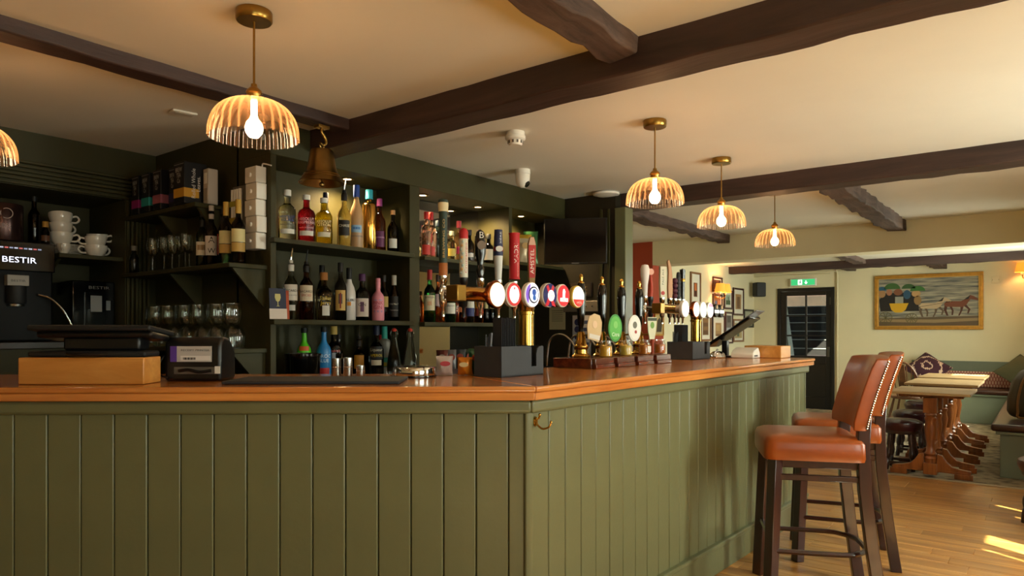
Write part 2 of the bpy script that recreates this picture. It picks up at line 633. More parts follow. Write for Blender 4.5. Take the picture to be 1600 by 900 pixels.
for n, ((a, b), y, z0, z1, cols) in enumerate([(w, NEAR_WALL_Y, 0.85, 2.05, 4) for w in WINDOWS_NEAR] + [(w, FAR_WALL_Y, 0.95, 2.08, 4) for w in WINDOWS_FAR]):
    w = thing('window_%d' % (n + 2), '%s white casement window of small panes along the sunny side' % ('first', 'second', 'third', 'fourth', 'fifth', 'sixth')[n], 'window', (a, y - 0.09, z0), kind='structure')
    ww, hh = b - a, z1 - z0
    WF = mat('window paint', 'd9d2c0', 0.5)
    MB().box(0, ww, -0.03, 0.03, 0, 0.05).box(0, ww, -0.03, 0.03, hh - 0.05, hh).box(0, 0.05, -0.03, 0.03, 0.05, hh - 0.05).box(ww - 0.05, ww, -0.03, 0.03, 0.05, hh - 0.05).build('window_frame', WF, w)
    mb = MB()
    if n in (2, 3):
        cols = 1
        pa, pb = ((0.10, 0.21), (0.10, 0.28))[n - 2]
        MB().box(pa, pb, -0.028, 0.028, 0.05, hh - 0.05).build('sun_mask', WF, w)  # unseen blocker, added to cut the sunlight into narrow streaks
    for k in range(1, cols):
        mb.box(ww * k / cols - 0.014, ww * k / cols + 0.014, -0.015, 0.015, 0.05, hh - 0.05)
    mb.box(0.05, ww - 0.05, -0.0145, 0.0145, hh * 0.6, hh * 0.6 + 0.028)
    mb.build('glazing_bar', WF, w)
    MB().box(0.05, ww - 0.05, -0.002, 0.002, 0.05, hh - 0.05).build('pane', PANE, w)
    MB().box(-0.04, ww + 0.04, 0.03, 0.16, -0.03, 0).build('window_sill', WF, w, bevel=0.005)

# beams: straight squared ones and rough bowed joists
def beam(name, x0, x1, y0, y1, z0, z1, m, label, along='y', rough=0.006, n=26, seed=1):
    rnd = random.Random(seed)
    mb = MB()
    vs, fs = [], []
    for i in range(n + 1):
        t = i / n
        j = [rnd.uniform(-rough, rough) for _ in range(6)]
        if along == 'y':
            y = y0 + (y1 - y0) * t
            ring = [(x0 + j[0], y, z0 + j[1]), (x1 + j[2], y, z0 + j[3]), (x1 + j[4], y, z1), (x0 + j[5], y, z1)]
        else:
            x = x0 + (x1 - x0) * t
            ring = [(x, y0 + j[0], z0 + j[1]), (x, y0 + j[2], z1), (x, y1 + j[4], z1), (x, y1 + j[5], z0 + j[3])]
        vs += ring
    for i in range(n):
        for k in range(4):
            l = (k + 1) % 4
            f = (4 * i + k, 4 * i + l, 4 * i + 4 + l, 4 * i + 4 + k)
            fs.append(f[::-1])
    fs.append((0, 1, 2, 3))
    fs.append((4 * n + 3, 4 * n + 2, 4 * n + 1, 4 * n))
    mb.add(vs, fs)
    cx, cy, cz = (x0 + x1) / 2, (y0 + y1) / 2, (z0 + z1) / 2
    # local x along the beam so the grain follows it
    a = R(90) if along == 'y' else 0.0
    Mi = (T(cx, cy, cz) @ RZ(a)).inverted()
    mb.v = [tuple(Mi @ Vector(p)) for p in mb.v]
    o = mb.build(name, m, loc=(cx, cy, cz), rot=(0, 0, a), bevel=0.008)
    tag(o, label, 'beam', kind='structure')
    return o
beam('trim_2', 2.40, 2.58, -1.54, 3.34, 2.295, H + .02, BEAM, 'large dark ceiling beam nearest the front, crossing above the bar', 'y', 0.004, 40, 2)
beam('trim_3', 5.09, 5.29, -1.54, 4.60, 2.295, H + .02, BEAM, 'second dark ceiling beam, above the far end of the bar', 'y', 0.004, 40, 3)
beam('trim_4', -2.6, 2.41, 2.95, 3.07, 2.363, H + .02, BEAM, 'shallow dark beam running over the coffee side towards the bell', 'x', 0.004, 40, 4)
beam('trim_5', -1.5, 2.42, 1.24, 1.385, 2.35, H + .02, OLDBEAM, 'rough bowed joist butting the front beam from the camera side', 'x', 0.012, 40, 5)
beam('trim_6', 5.28, 8.11, 2.99, 3.15, 2.335, H + .02, OLDBEAM, 'rough joist running from the second beam to the bulkhead near the red wall', 'x', 0.014, 30, 6)
beam('trim_7', 5.28, 8.11, 1.17, 1.34, 2.315, H + .02, OLDBEAM, 'rough joist running from the second beam to the bulkhead above the dining side', 'x', 0.014, 30, 7)
beam('trim_8', 10.8, 10.92, -0.23, 4.02, 2.175, 2.30, BEAM, 'thin dark beam crossing the low dining end ceiling', 'y', 0.006, 40, 8)
beam('trim_9', 8.42, 10.81, 2.05, 2.19, 2.225, 2.31, OLDBEAM, 'old joist between bulkhead and thin dining end beam', 'x', 0.010, 20, 9)
beam('trim_10', 10.91, 12.01, 2.42, 2.56, 2.225, 2.31, OLDBEAM, 'short old joist stub above the exit door side', 'x', 0.010, 12, 10)
beam('trim_11', 10.91, 12.01, 1.20, 1.36, 2.195, 2.31, OLDBEAM, 'short old joist stub above the coaching picture', 'x', 0.010, 12, 12)

# post at the end of the bar wall
_p = MB().box(4.985, 5.115, 2.70, 2.80, 0, 2.29).build('trim_12', GREEN, bevel=0.006)
tag(_p, 'olive painted timber post under the second beam', 'post', kind='structure')
we = bpy.data.objects['wall_end']
for yy in (2.86, 2.93):
    MB().box(-0.012, 0, -0.012, 0.012, 0, 2.29).build('batten', SHADEGREEN, we, loc=(5.0, yy, 0), bevel=0.003)

# alcove surround: fluted moulding round the recess
ws = thing('trim_13', 'fluted shade-darkened olive moulding framing the coffee alcove', 'trim', (0, 4.57, 0), kind='structure')
for k in range(6):
    MB().box(1.965 + k * 0.024, 1.982 + k * 0.024, -0.018 - 0.006 * (k % 3), 0, 0, 2.11 + k * 0.024).build('moulding_strip', SHADEGREEN, ws, bevel=0.004)
    MB().box(0.2, 1.982 + k * 0.024, -0.018 - 0.006 * (k % 3), 0, 2.113 + k * 0.024, 2.13 + k * 0.024).build('moulding_strip', SHADEGREEN, ws, bevel=0.004)

# ================================================================ bar counter and worktop
CX, CY = 1.985, 1.426            # front corner of the worktop
LA, LL = R(-51.0), 2.60         # chamfered section: heading and length
RA, RL = R(-2.27), 3.178         # long section
L0 = (CX - LL * math.cos(LA), CY - LL * math.sin(LA))
MIT = math.tan((RA - LA) / 2)
DEP = 0.72
bar_t = thing('bar_counter', 'olive green boarded bar counter with a chamfered corner section', 'counter', (CX, CY, 0))
top_t = thing('worktop', 'polished orange oak worktop along the whole bar', 'worktop', (CX, CY, 1.05))
LX, LY = L0[0] - CX, L0[1] - CY
# worktop: two mitred oak lengths, each a slab over a stepped nosing
def sect(y0, y1, left):
    if left:
        return [(0, y0), (LL - y0 * MIT, y0), (LL - y1 * MIT, y1), (0, y1)]
    return [(y0 * MIT, y0), (RL, y0), (RL, y1), (y1 * MIT, y1)]
def at_left(o):
    o.location = (LX, LY, 0)
    o.rotation_euler = (0, 0, LA)
def at_right(o):
    o.rotation_euler = (0, 0, RA)
for left in (True, False):
    o = MB().prism(sect(0.0, DEP, left), 0.029, 0.05).build('top_board', OAK, top_t, bevel=0.007, segs=3)
    n = MB().prism(sect(0.008, 0.09, left), 0.0, 0.0285).build('nosing', OAK, top_t, bevel=0.004)
    u = MB().prism(sect(0.09, DEP - 0.01, left), 0.004, 0.0285).build('under_board', OAK, top_t)
    for q in (o, n, u):
        (at_left if left else at_right)(q)
# counter body
ZB = 1.05
for left in (True, False):
    b = MB().prism(sect(0.072, DEP - 0.06, left) if left else [(0.072 * MIT, 0.072), (RL - 0.06, 0.072), (RL - 0.06, DEP - 0.06), ((DEP - 0.06) * MIT, DEP - 0.06)], 0, ZB - 0.001).build('carcass', SHADEGREEN, bar_t)
    (at_left if left else at_right)(b)
    e = [(0, 0.030), (LL - 0.030 * MIT, 0.030), (LL - 0.072 * MIT, 0.072), (0, 0.072)] if left else [(0.030 * MIT, 0.030), (RL - 0.03, 0.030), (RL - 0.03, 0.072), (0.072 * MIT, 0.072)]
    m = MB().prism(e, ZB - 0.05, ZB - 0.001).build('top_moulding', GREEN, bar_t, bevel=0.012, segs=3)
    (at_left if left else at_right)(m)
    e = [(0, 0.036), (LL - 0.036 * MIT, 0.036), (LL - 0.072 * MIT, 0.072), (0, 0.072)] if left else [(0.036 * MIT, 0.036), (RL - 0.05, 0.036), (RL - 0.05, 0.072), (0.072 * MIT, 0.072)]
    k = MB().prism(e, 0, 0.135).build('baseboard', GREEN, bar_t, bevel=0.004)
    (at_left if left else at_right)(k)
    e2 = [(x, y - 0.008) for x, y in e[:2]] + e[2:]
    k = MB().prism(e2, 0.135, 0.16).build('baseboard_moulding', GREEN, bar_t, bevel=0.007, segs=3)
    (at_left if left else at_right)(k)
# individual boards
def boards(wd, x0, x1, place, origin, ang):
    proto = MB().box(-wd / 2 + 0.0012, wd / 2 - 0.0012, 0, 0.018, 0.15, ZB - 0.045).build('board', GREEN, bar_t, bevel=0.0045, segs=2)
    x = x0
    k = 0
    ca, sa = math.cos(ang), math.sin(ang)
    while x + wd <= x1 + 1e-6:
        o = proto if k == 0 else share(proto, bar_t)
        yy = 0.054 + random.uniform(-0.0008, 0.0008)
        xx = x + wd / 2
        o.location = (origin[0] + xx * ca - yy * sa, origin[1] + xx * sa + yy * ca, 0)
        o.rotation_euler = (0, 0, ang)
        x += wd
        k += 1
random.seed(3)
lend = LL - 0.054 * MIT - 0.014
boards(0.1164, LL - 0.097 - 21 * 0.1164, LL - 0.097, None, (LX, LY), LA)
boards(lend - (LL - 0.097), LL - 0.097, lend, None, (LX, LY), LA)
rst = 0.054 * MIT + 0.014
nb = 29
boards((RL - 0.062 - rst) / nb, rst, RL - 0.06, None, (0, 0), RA)
# rounded post on the mitre
cp = MB().prism([(-0.016, -0.006), (0.0, -0.010), (0.016, -0.006), (0.018, 0.03), (-0.018, 0.03)], 0.15, ZB - 0.045).build('corner_post', GREEN, bar_t, bevel=0.004)
ox = LL - 0.054 * MIT
cp.location = (LX + ox * math.cos(LA) - 0.054 * math.sin(LA), LY + ox * math.sin(LA) + 0.054 * math.cos(LA), 0)
cp.rotation_euler = (0, 0, (LA + RA) / 2)
o = MB().box(RL - 0.06, RL - 0.045, 0.05, DEP - 0.06, 0, ZB - 0.05).build('end_panel', GREEN, bar_t, bevel=0.003)
at_right(o)
# shallow pilaster that steps out of the boarding
o = MB().box(1.97, 2.03, 0.034, 0.054, 0, 0.135).build('baseboard_block', GREEN, bar_t, bevel=0.004)
at_right(o)

# coat hook under the worktop
hk = thing('coat_hook', 'small brass double coat hook on the bar corner', 'hook', (CX + 0.062, CY + 0.045, 0.955), RA)
MB().prism([(0.011 * math.cos(a), 0.018 * math.sin(a)) for a in [2 * PI * i / 14 for i in range(14)]], -0.002, 0.002, M=T(0, 0.004, 0.012) @ RX(R(90))).build('plate', POLBRASS, hk)
MB().tube([(0, 0, 0.006), (0, -0.014, -0.006), (0.002, -0.03, -0.012), (0.006, -0.052, -0.004), (0.008, -0.06, 0.012)], [0.004, 0.004, 0.004, 0.0035, 0.003], 8).sphere(0.0055, T(0.008, -0.0605, 0.014), 10, 6).build('lower_arm', POLBRASS, hk)
MB().tube([(0, 0, 0.018), (0, -0.012, 0.026), (0, -0.016, 0.036)], 0.0035, 8).sphere(0.0055, T(0, -0.016, 0.038), 10, 6).build('upper_arm', POLBRASS, hk)

# ================================================================ back bar
BV = 3.29
bb = thing('back_bar', 'shade-darkened olive shelved back bar with lit soffit and mirror bay', 'back bar', (2.15, BV, 0))
def bbp(name, x0, x1, y0, y1, z0, z1, m=SHADEGREEN, bevel=0.003):
    return MB().box(x0 - 2.15, x1 - 2.15, y0 - BV, y1 - BV, z0, z1).build(name, m, bb, bevel=bevel)
bbp('soffit', 2.15, 5.0, BV, 3.62, 2.24, 2.419)
bbp('side_post', 2.15, 2.185, BV, 3.62, 0, 2.24)
bbp('divider', 3.17, 3.26, BV, 3.62, 0, 2.24)
bbp('divider', 4.22, 4.26, BV, 3.62, 0, 2.24)
bbp('back_board', 2.185, 3.17, 3.606, 3.619, 0.9, 2.24)
bbp('back_board', 4.26, 5.0, 3.606, 3.619, 0.9, 2.24)
for k, (a, b) in enumerate(((2.185, 3.17), (3.26, 4.22))):
    z1, z2 = ((1.79, 1.355), (1.785, 1.35))[k]
    bbp('shelf', a, b, BV + 0.005, 3.605, z1 - 0.024, z1)
    bbp('shelf', a, b, BV + 0.005, 3.605, z2 - 0.026, z2)
    a2 = a - 0.045 if k == 0 else a
    bbp('shelf_lip', a2, b, BV - 0.048, BV - 0.0005, z1 - 0.026, z1)
    bbp('shelf_lip', a2, b, BV - 0.048, BV - 0.0005, z2 - 0.028, z2)
bbp('shelf', 4.26, 4.98, BV + 0.005, 3.605, 1.81, 1.835)
bbp('mirror', 3.26, 4.22, 3.600, 3.606, 0.985, 2.235, MIRROR, 0)
bbp('counter_top', 2.19, 5.0, 2.98, 3.619, 0.945, 0.98, mat('back counter', '3a2a1e', 0.4))
bbp('cupboard', 2.19, 5.0, 3.02, 3.61, 0.0, 0.945)
for z0, z1 in ((1.40, 1.74), (1.86, 2.2), (1.0, 1.32)):
    # raised panel beads on the left reveal
    MB().box(0.03, 0.045, 0.05, 0.06, z0, z1).box(0.03, 0.045, 0.26, 0.27, z0, z1).box(0.03, 0.045, 0.05, 0.27, z0, z0 + 0.01).box(0.03, 0.045, 0.05, 0.27, z1 - 0.01, z1).build('panel_bead', GREEN, bb, bevel=0.002)
DL = mat('downlight lens', 'fff2d8', 0.5, emit=18, ecol='ffd9a0')
for i, xx in enumerate((2.80, 3.46, 4.05, 4.60)):
    d = MB().lathe([(0.026, 0.0), (0.042, 0.0), (0.044, -0.004), (0.026, -0.006)], 24).build('downlight_ring', BRASS, bb, loc=(xx - 2.15, 0.17, 2.2395))
    MB().lathe([(0, -0.002), (0.027, -0.002)], 24).build('downlight_lens', DL, d)
    light('shelf_spot', 'SPOT', (xx, BV + 0.17, 2.222), 46.0, (1.0, 0.70, 0.34), aim=(xx, BV + 0.26, 0), spot_size=R(155), spot_blend=1.0, shadow_soft_size=0.03)

# ================================================================ shelves on the return wall
def wall_shelf(z, y0, y1, dep, label):
    s = thing('wall_shelf', label, 'shelf', (2.15, y0, z))
    MB().box(-dep, 0, 0, y1 - y0, -0.024, 0).build('shelf_board', SHADEGREEN, s, bevel=0.003)
    for yy in (0.02, (y1 - y0) * 0.55):
        MB().prism([(0, 0), (-dep + 0.03, 0), (-0.01, -0.20), (0, -0.20)], 0, 0.018, M=T(0, yy + 0.018, -0.0245) @ RX(R(90))).build('bracket', SHADEGREEN, s)
    return s
wall_shelf(2.00, 3.70, 4.55, 0.20, 'shade-darkened olive top shelf holding the tea boxes')
wall_shelf(1.645, 3.32, 4.55, 0.22, 'shade-darkened olive middle shelf holding wine bottles and stemmed glasses')
wall_shelf(1.20, 3.32, 4.55, 0.22, 'shade-darkened olive low shelf holding stacked stemless glasses')
# alcove shelf
s = thing('alcove_shelf', 'dark shelf of cups inside the coffee alcove', 'shelf', (1.600, 4.582, 1.75))
MB().box(0, 0.357, 0, 0.513, -0.025, 0).build('shelf_board', SHADEGREEN, s, bevel=0.003)
MB().prism([(0, 0), (0.40, 0), (0.02, -0.20), (0, -0.20)], 0, 0.02, M=T(0.05, 0.513, -0.0255) @ RZ(R(-90)) @ RX(R(90))).build('bracket', SHADEGREEN, s)
s = thing('alcove_counter', 'dark counter inside the coffee alcove', 'counter', (0.25, 4.585, 0))
MB().box(0.003, 1.705, 0, 0.51, 1.19, 1.23).build('counter_board', mat('alcove counter', '241a14', 0.4), s, bevel=0.004)
MB().box(0.01, 1.69, 0.03, 0.50, 0.001, 1.19).build('cupboard', SHADEGREEN, s)

# ================================================================ pendant lamps
SHADE = thin_glass('amber ribbed glass', 'ffead2', 0.20, glow=0.75, gtint='ffc48c')
BULB = mat('warm bulb', 'ffdf9a', 0.4, emit=40, ecol='ffd4a2')
def pendant(x, y, label, on=True):
    p = thing('pendant_lamp', label, 'lamp', (x, y, H), random.uniform(0, 1), 'ribbed glass pendants over the bar')
    ZR = 1.98 - H
    MB().lathe([(0, 0), (0.060, 0), (0.062, -0.004), (0.062, -0.032), (0.058, -0.037), (0, -0.037)], 28).build('ceiling_rose', BRASS, p)
    MB().lathe([(0.004, -0.037), (0.004, ZR + 0.185), (0.010, ZR + 0.184), (0.012, ZR + 0.17)], 10).build('rod', BRASS, p)
    MB().lathe([(0.008, ZR + 0.175), (0.014, ZR + 0.172), (0.026, ZR + 0.160), (0.028, ZR + 0.152), (0.024, ZR + 0.146), (0.024, ZR + 0.128), (0.030, ZR + 0.126), (0.0, ZR + 0.124)], 20).build('lamp_holder', BRASS, p)
    prof = []
    for i in range(13):
        t = i / 12
        prof.append((0.024 + 0.126 * math.sin(t * PI / 2) ** 0.85, ZR + 0.128 * math.cos(t * PI / 2) ** 0.9 if t < 1 else ZR))
    prof.append((0.1505, ZR - 0.008))
    MB().lathe(prof, 216, flute=30, amp=0.026).build('lamp_shade', SHADE, p)
    MB().lathe([(0, ZR - 0.006), (0.016, ZR - 0.002), (0.028, ZR + 0.014), (0.031, ZR + 0.030), (0.026, ZR + 0.048), (0.015, ZR + 0.062), (0.011, ZR + 0.075), (0.011, ZR + 0.125)], 18).build('bulb', BULB, p)
    return p
random.seed(5)
pendant(0.859, 3.34, 'ribbed glass pendant cut by the edge of the photo, over the coffee side')
pendant(1.383, 2.217, 'large ribbed glass pendant hanging over the chamfered corner of the bar')
pendant(3.42, 1.675, 'ribbed glass pendant over the hand pumps, nearest of the three along the long bar')
pendant(4.44, 1.70, 'ribbed glass pendant over the till end, middle of the three along the long bar')
pendant(5.72, 1.75, 'ribbed glass pendant beyond the second beam, farthest of the three along the long bar')

# ================================================================ bar stools
def bar_stool(label, loc, rz):
    s = thing('bar_stool', label, 'stool', loc, rz, 'tan leather bar stools')
    # local +y faces the bar
    for sx in (-1, 1):
        MB().bar((sx * 0.205, 0.215, 0), (sx * 0.180, 0.185, 0.69), 0.050, 0.050).build('front_leg', STOOLW, s, bevel=0.004)
        pts = [(0, -0.275), (0.30, -0.232), (0.55, -0.205), (0.76, -0.198), (0.90, -0.205)]
        mb = MB()
        vs, fs = [], []
        for z, y in pts:
            w = 0.024
            d = 0.027
            xo = sx * (0.200 - 0.018 * min(1, z / 0.7))
            vs += [(xo - w, y - d, z), (xo + w, y - d, z), (xo + w, y + d, z), (xo - w, y + d, z)]
        for i in range(len(pts) - 1):
            for k in range(4):
                l = (k + 1) % 4
                fs.append((4 * i + k, 4 * i + l, 4 * i + 4 + l, 4 * i + 4 + k))
        n = 4 * (len(pts) - 1)
        fs += [(3, 2, 1, 0), (n, n + 1, n + 2, n + 3)]
        mb.add(vs, fs).build('rear_leg', STOOLW, s, bevel=0.004)
    # seat rails and seat
    MB().box(-0.185, 0.185, -0.19, 0.20, 0.645, 0.684).build('seat_rail', STOOLW, s, bevel=0.003)
    mb = MB()
    vs, fs = [], []
    rings = [(0.0, 0.235, 0.225, 0.6845), (0.0, 0.238, 0.228, 0.70), (0.0, 0.236, 0.226, 0.765), (0.0, 0.228, 0.218, 0.785), (0, 0.20, 0.19, 0.797), (0, 0.1, 0.1, 0.803)]
    n = 40
    for (_, rx, ry, z) in rings:
        for i in range(n):
            a = 2 * PI * i / n
            c, sn = math.cos(a), math.sin(a)
            e = 0.17
            vs.append((rx * 0.94 * abs(c) ** e * (1 if c > 0 else -1), 0.012 + ry * abs(sn) ** e * (1 if sn > 0 else -1), z))
    for r_ in range(len(rings) - 1):
        for i in range(n):
            j = (i + 1) % n
            fs.append((r_ * n + i, r_ * n + j, (r_ + 1) * n + j, (r_ + 1) * n + i))
    fs.append(tuple(range(n - 1, -1, -1)))
    fs.append(tuple(range((len(rings) - 1) * n, len(rings) * n)))
    mb.add(vs, fs, True).build('seat', LEATHER, s, angle=75)
    # curved padded back
    nx, nz = 14, 8
    vs, fs = [], []
    def bp(i, k, side):
        t = i / nx * 2 - 1
        z = 0.832 + (1.165 - 0.832) * k / nz
        q = (z - 0.80) / 0.36
        y = -0.205 - 0.100 * max(q, 0) ** 1.3 + 0.034 * t * t
        th = 0.038 - 0.004 * abs(t) ** 6
        if k in (0, nz):
            th *= 0.8
        zz = z + (0.012 * (1 - t * t) if k == nz else 0)
        return (t * 0.225, y + (th if side else -th), zz)
    for side in (1, 0):
        for k in range(nz + 1):
            for i in range(nx + 1):
                vs.append(bp(i, k, side))
    q = (nx + 1) * (nz + 1)
    for k in range(nz):
        for i in range(nx):
            a = k * (nx + 1) + i
            b, c, d = a + 1, a + nx + 2, a + nx + 1
            fs.append((d, c, b, a))
            fs.append((q + a, q + b, q + c, q + d))
    for i in range(nx):
        a = i
        fs.append((a, a + 1, q + a + 1, q + a))
        a = nz * (nx + 1) + i
        fs.append((q + a, q + a + 1, a + 1, a))
    for k in range(nz):
        a = k * (nx + 1)
        fs.append((q + a, q + a + nx + 1, a + nx + 1, a))
        a += nx
        fs.append((a, a + nx + 1, q + a + nx + 1, q + a))
    bk = MB().add(vs, fs, True).build('backrest', LEATHER, s, bevel=0.006, angle=80)
    # nail heads down both back edges
    mb = MB()
    for sx in (-1, 1):
        for j in range(30):
            k = 0.3 + j / 29 * (nz - 0.6)
            p = bp(nx if sx > 0 else 0, k, 0)
            mb.sphere(0.0055, T(sx * 0.2255, p[1] + 0.006, p[2]), 6, 4)
    mb.build('nail_heads', STUD, bk)['kind'] = 'stuff'
    # stretchers
    MB().tube([(-0.198, 0.205, 0.30), (0.198, 0.205, 0.30)], 0.013, 6).build('footrest', STEEL, s)
    for sx in (-1, 1):
        MB().tube([(sx * 0.20, 0.205, 0.25), (sx * 0.20, -0.10, 0.25), (sx * 0.17, -0.18, 0.25), (sx * 0.10, -0.232, 0.25), (0, -0.240, 0.25)], 0.0125, 6).build('stretcher', STOOLW, s)
        MB().bar((sx * 0.183, 0.19, 0.60), (sx * 0.183, -0.20, 0.60), 0.022, 0.028).build('side_rail', STOOLW, s, bevel=0.003)
    return s
st = bar_stool('tan leather bar stool nearest the camera, at the long side of the bar', (3.64, 0.945, 0), R(115 - 90))
dup(st, (4.33, 0.975, 0), R(107 - 90), 'tan leather bar stool behind the nearest one, towards the bar end')

# ================================================================ bottles
def bprof(kind, h, r):
    """outer profile of a bottle of height h (to the lip) and body radius r"""
    n = max(0.0125, r * 0.34)
    b = [(0, 0), (r * 0.9, 0), (r, 0.008)]
    if kind == 'vodka':      # broad flat shoulder, short neck
        b += [(r, h * 0.60), (r * 0.97, h * 0.66), (r * 0.84, h * 0.71), (n * 1.5, h * 0.745), (n * 1.1, h * 0.78)]
    elif kind == 'wine':     # high round shoulder, long neck
        b += [(r, h * 0.58), (r * 0.96, h * 0.64), (r * 0.78, h * 0.70), (n * 1.25, h * 0.76), (n * 1.02, h * 0.80)]
    elif kind == 'slim':     # tapering shoulder
        b += [(r * 0.98, h * 0.50), (r * 0.95, h * 0.58), (r * 0.78, h * 0.68), (n * 1.3, h * 0.78), (n * 1.05, h * 0.84)]
    elif kind == 'squat':    # wide body, short neck
        b += [(r, h * 0.52), (r * 0.97, h * 0.60), (r * 0.80, h * 0.67), (n * 1.4, h * 0.73), (n * 1.05, h * 0.77)]
    elif kind == 'tube':     # straight cylinder with a quick shoulder
        b += [(r, h * 0.78), (r * 0.95, h * 0.81), (r * 0.7, h * 0.835), (n * 1.1, h * 0.855)]
    elif kind == 'carafe':   # swing-top flask
        b = [(0, 0), (r * 0.93, 0), (r, 0.01), (r * 1.0, h * 0.30), (r * 0.86, h * 0.48), (r * 0.56, h * 0.70), (n * 1.05, h * 0.86)]
    else:                    # plain spirit bottle
        b += [(r, h * 0.56), (r * 0.96, h * 0.62), (r * 0.80, h * 0.68), (n * 1.35, h * 0.745), (n * 1.05, h * 0.79)]
    b += [(n, h * 0.93), (n * 1.18, h * 0.935), (n * 1.18, h * 0.985), (n * 0.9, h), (0, h)]
    return b, n

def glass(name, col, rough=0.02):
    return mat('glass ' + name, col, rough, 0, 1.0, 1.36)
GC = {'clear': glass('clear', 'dfe6e0'), 'red': glass('raspberry', 'c21c38'), 'yellow': glass('citrus', 'd6c21a'),
      'straw': glass('straw', 'e8d8a0'), 'amber': glass('amber', '9c4812'), 'dark': glass('dark', '1c1408'), 'green': glass('green', '1f5a24'),
      'wine': glass('wine green', '16200e'), 'blue': glass('blue gin', '86b8c0'), 'brown': glass('brown', '4a1e0c'), 'pale': glass('pale pink', 'e6b9a8'),
      'smoke': glass('smoke', '707878')}
SOL = {'frost': mat('frosted peach glass', 'd9b184', 0.35, trans=0.55), 'gold': mat('gold foil', 'c99a4a', 0.14, 1.0), 'white': mat('white lacquer', 'd6d3cf', 0.25, coat=0.4),
       'pink': mat('pink lacquer', 'd98a98', 0.35), 'lime': mat('lime lacquer', '52b820', 0.3), 'cyan': mat('blue lacquer', '2477b4', 0.3), 'frostw': mat('frosted clear glass', 'a9a89a', 0.35, trans=0.6)}
LBL = {}
def flat(c):
    if c not in LBL:
        LBL[c] = mat('print ' + c, c, 0.55)
    return LBL[c]

def bottle(label, x, y, z, h, r, kind, body, cap=None, cap_h=0.03, labels=(), texts=(), pour=None, group='bottles', turn=0.0, cap_r=1.3, seg=20):
    """labels: (z0 share, z1 share, colour, half angle); texts: (words, z share, width share, colour[, vertical])"""
    if pour:
        hb = h - 0.085
    else:
        hb = h - cap_h * 0.35
    t = thing('bottle', label, 'bottle', (x, y, z + 0.0008), face_cam(x, y) + turn, group)
    prof, n = bprof(kind, hb, r)
    bm = GC.get(body) or SOL[body]
    MB().lathe(prof, seg).build('glass_body', bm, t, angle=50)
    if cap:
        cr = n * cap_r
        MB().lathe([(cr * 0.98, hb - cap_h * 0.65), (cr, hb - cap_h * 0.62), (cr, hb + cap_h * 0.30), (cr * 0.92, hb + cap_h * 0.35), (0, hb + cap_h * 0.35)], 16).build('cap', flat(cap), t)
    if pour:
        MB().lathe([(n * 1.25, hb - 0.045), (n * 1.3, hb - 0.01), (n * 0.9, hb), (n * 0.8, hb + 0.018), (0, hb + 0.02)], 14).build('pourer', flat(pour[0]), t)
        MB().tube([(0, 0, hb + 0.018), (0.003, -0.004, hb + 0.05), (0.008, -0.012, hb + 0.085)], [0.006, 0.0045, 0.004], 8).build('spout', CHROME if pour[1] == 's' else BLACK, t)
    for (a, b, c, half) in labels:
        rr = r * 1.012 + 0.0004
        lo = arc_patch(rr, half, hb * a, hb * b).build('paper_label', flat(c), t)
    for tx in texts:
        words, zc, wd, c = tx[:4]
        lettering(words, flat(c), t, (0, 0, hb * zc), w=wd * r * 2, wrap=r * 1.02 + 0.0009, vertical=len(tx) > 4)
    return t

g1, g2, g3 = 'spirits on the top shelf under the bell', 'spirits on the middle shelf', 'mixers and liqueurs on the back counter'
V1 = 3.40
# --- top shelf, first bay
z = 1.79
bottle('clear vodka bottle with blue lettering and white cap, first on the top shelf', 2.328, V1, z, 0.296, 0.048, 'vodka', 'clear', 'd8d4cc', 0.035, [(0.16, 0.25, 'd9d4c8', 0.9)], [('ABSOLUT\nVODKA', 0.46, 0.95, '24408e'), ('Country of Sweden', 0.34, 0.9, '3a3a44')], group=g1)
bottle('raspberry red vodka bottle with white cap on the top shelf', 2.456, V1, z, 0.287, 0.049, 'vodka', 'red', 'd8d4cc', 0.03, [(0.17, 0.27, 'd9d4c8', 0.85)], [('ABSOLUT\nRASPBERRI', 0.48, 1.05, 'e7c6cc'), ('made in Sweden', 0.34, 0.9, 'd8a0a8')], group=g1)
bottle('yellow citrus vodka bottle with white cap on the top shelf', 2.578, V1, z, 0.287, 0.049, 'vodka', 'yellow', 'd8d4cc', 0.03, [(0.19, 0.29, 'ded6be', 0.8)], [('ABSOLUT\nCITRON', 0.48, 1.0, 'ece8c8')], group=g1)
bottle('slim straw coloured bottle with navy cap tucked behind the yellow vodka', 2.66, V1 + 0.09, z, 0.343, 0.034, 'spirit', 'straw', '10142c', 0.055, group=g1)
bottle('clear bottle with black label and black pourer on the top shelf', 2.712, V1 - 0.02, z, 0.419, 0.042, 'squat', 'straw', labels=[(0.22, 0.50, '12120f', 0.85)], texts=[('CHASE', 0.40, 0.8, 'd8d4c0')], pour=('0d0d0d', 's'), group=g1)
bottle('frosted peach vodka bottle with blue mountain print and blue cap', 2.815, V1 - 0.01, z, 0.401, 0.042, 'slim', 'frost', '22408c', 0.075, [(0.28, 0.40, '8fb0cc', 0.8), (0.33, 0.37, '3c6ca4', 0.55)], [('GREY GOOSE', 0.22, 1.0, '4a5a7c')], group=g1, cap_r=1.35)
bottle('shiny gold metallic bottle with turquoise cap', 2.925, V1, z, 0.391, 0.045, 'tube', 'gold', '2aa4b8', 0.06, group=g1, cap_r=1.5)
bottle('amber bottle with purple cap and purple label on the top shelf', 3.037, V1 + 0.03, z, 0.355, 0.040, 'spirit', 'amber', '7c2a6c', 0.05, [(0.12, 0.42, '5c1c4c', 0.8)], [('CHAMBORD', 0.30, 0.9, 'd0a0c4')], group=g1)
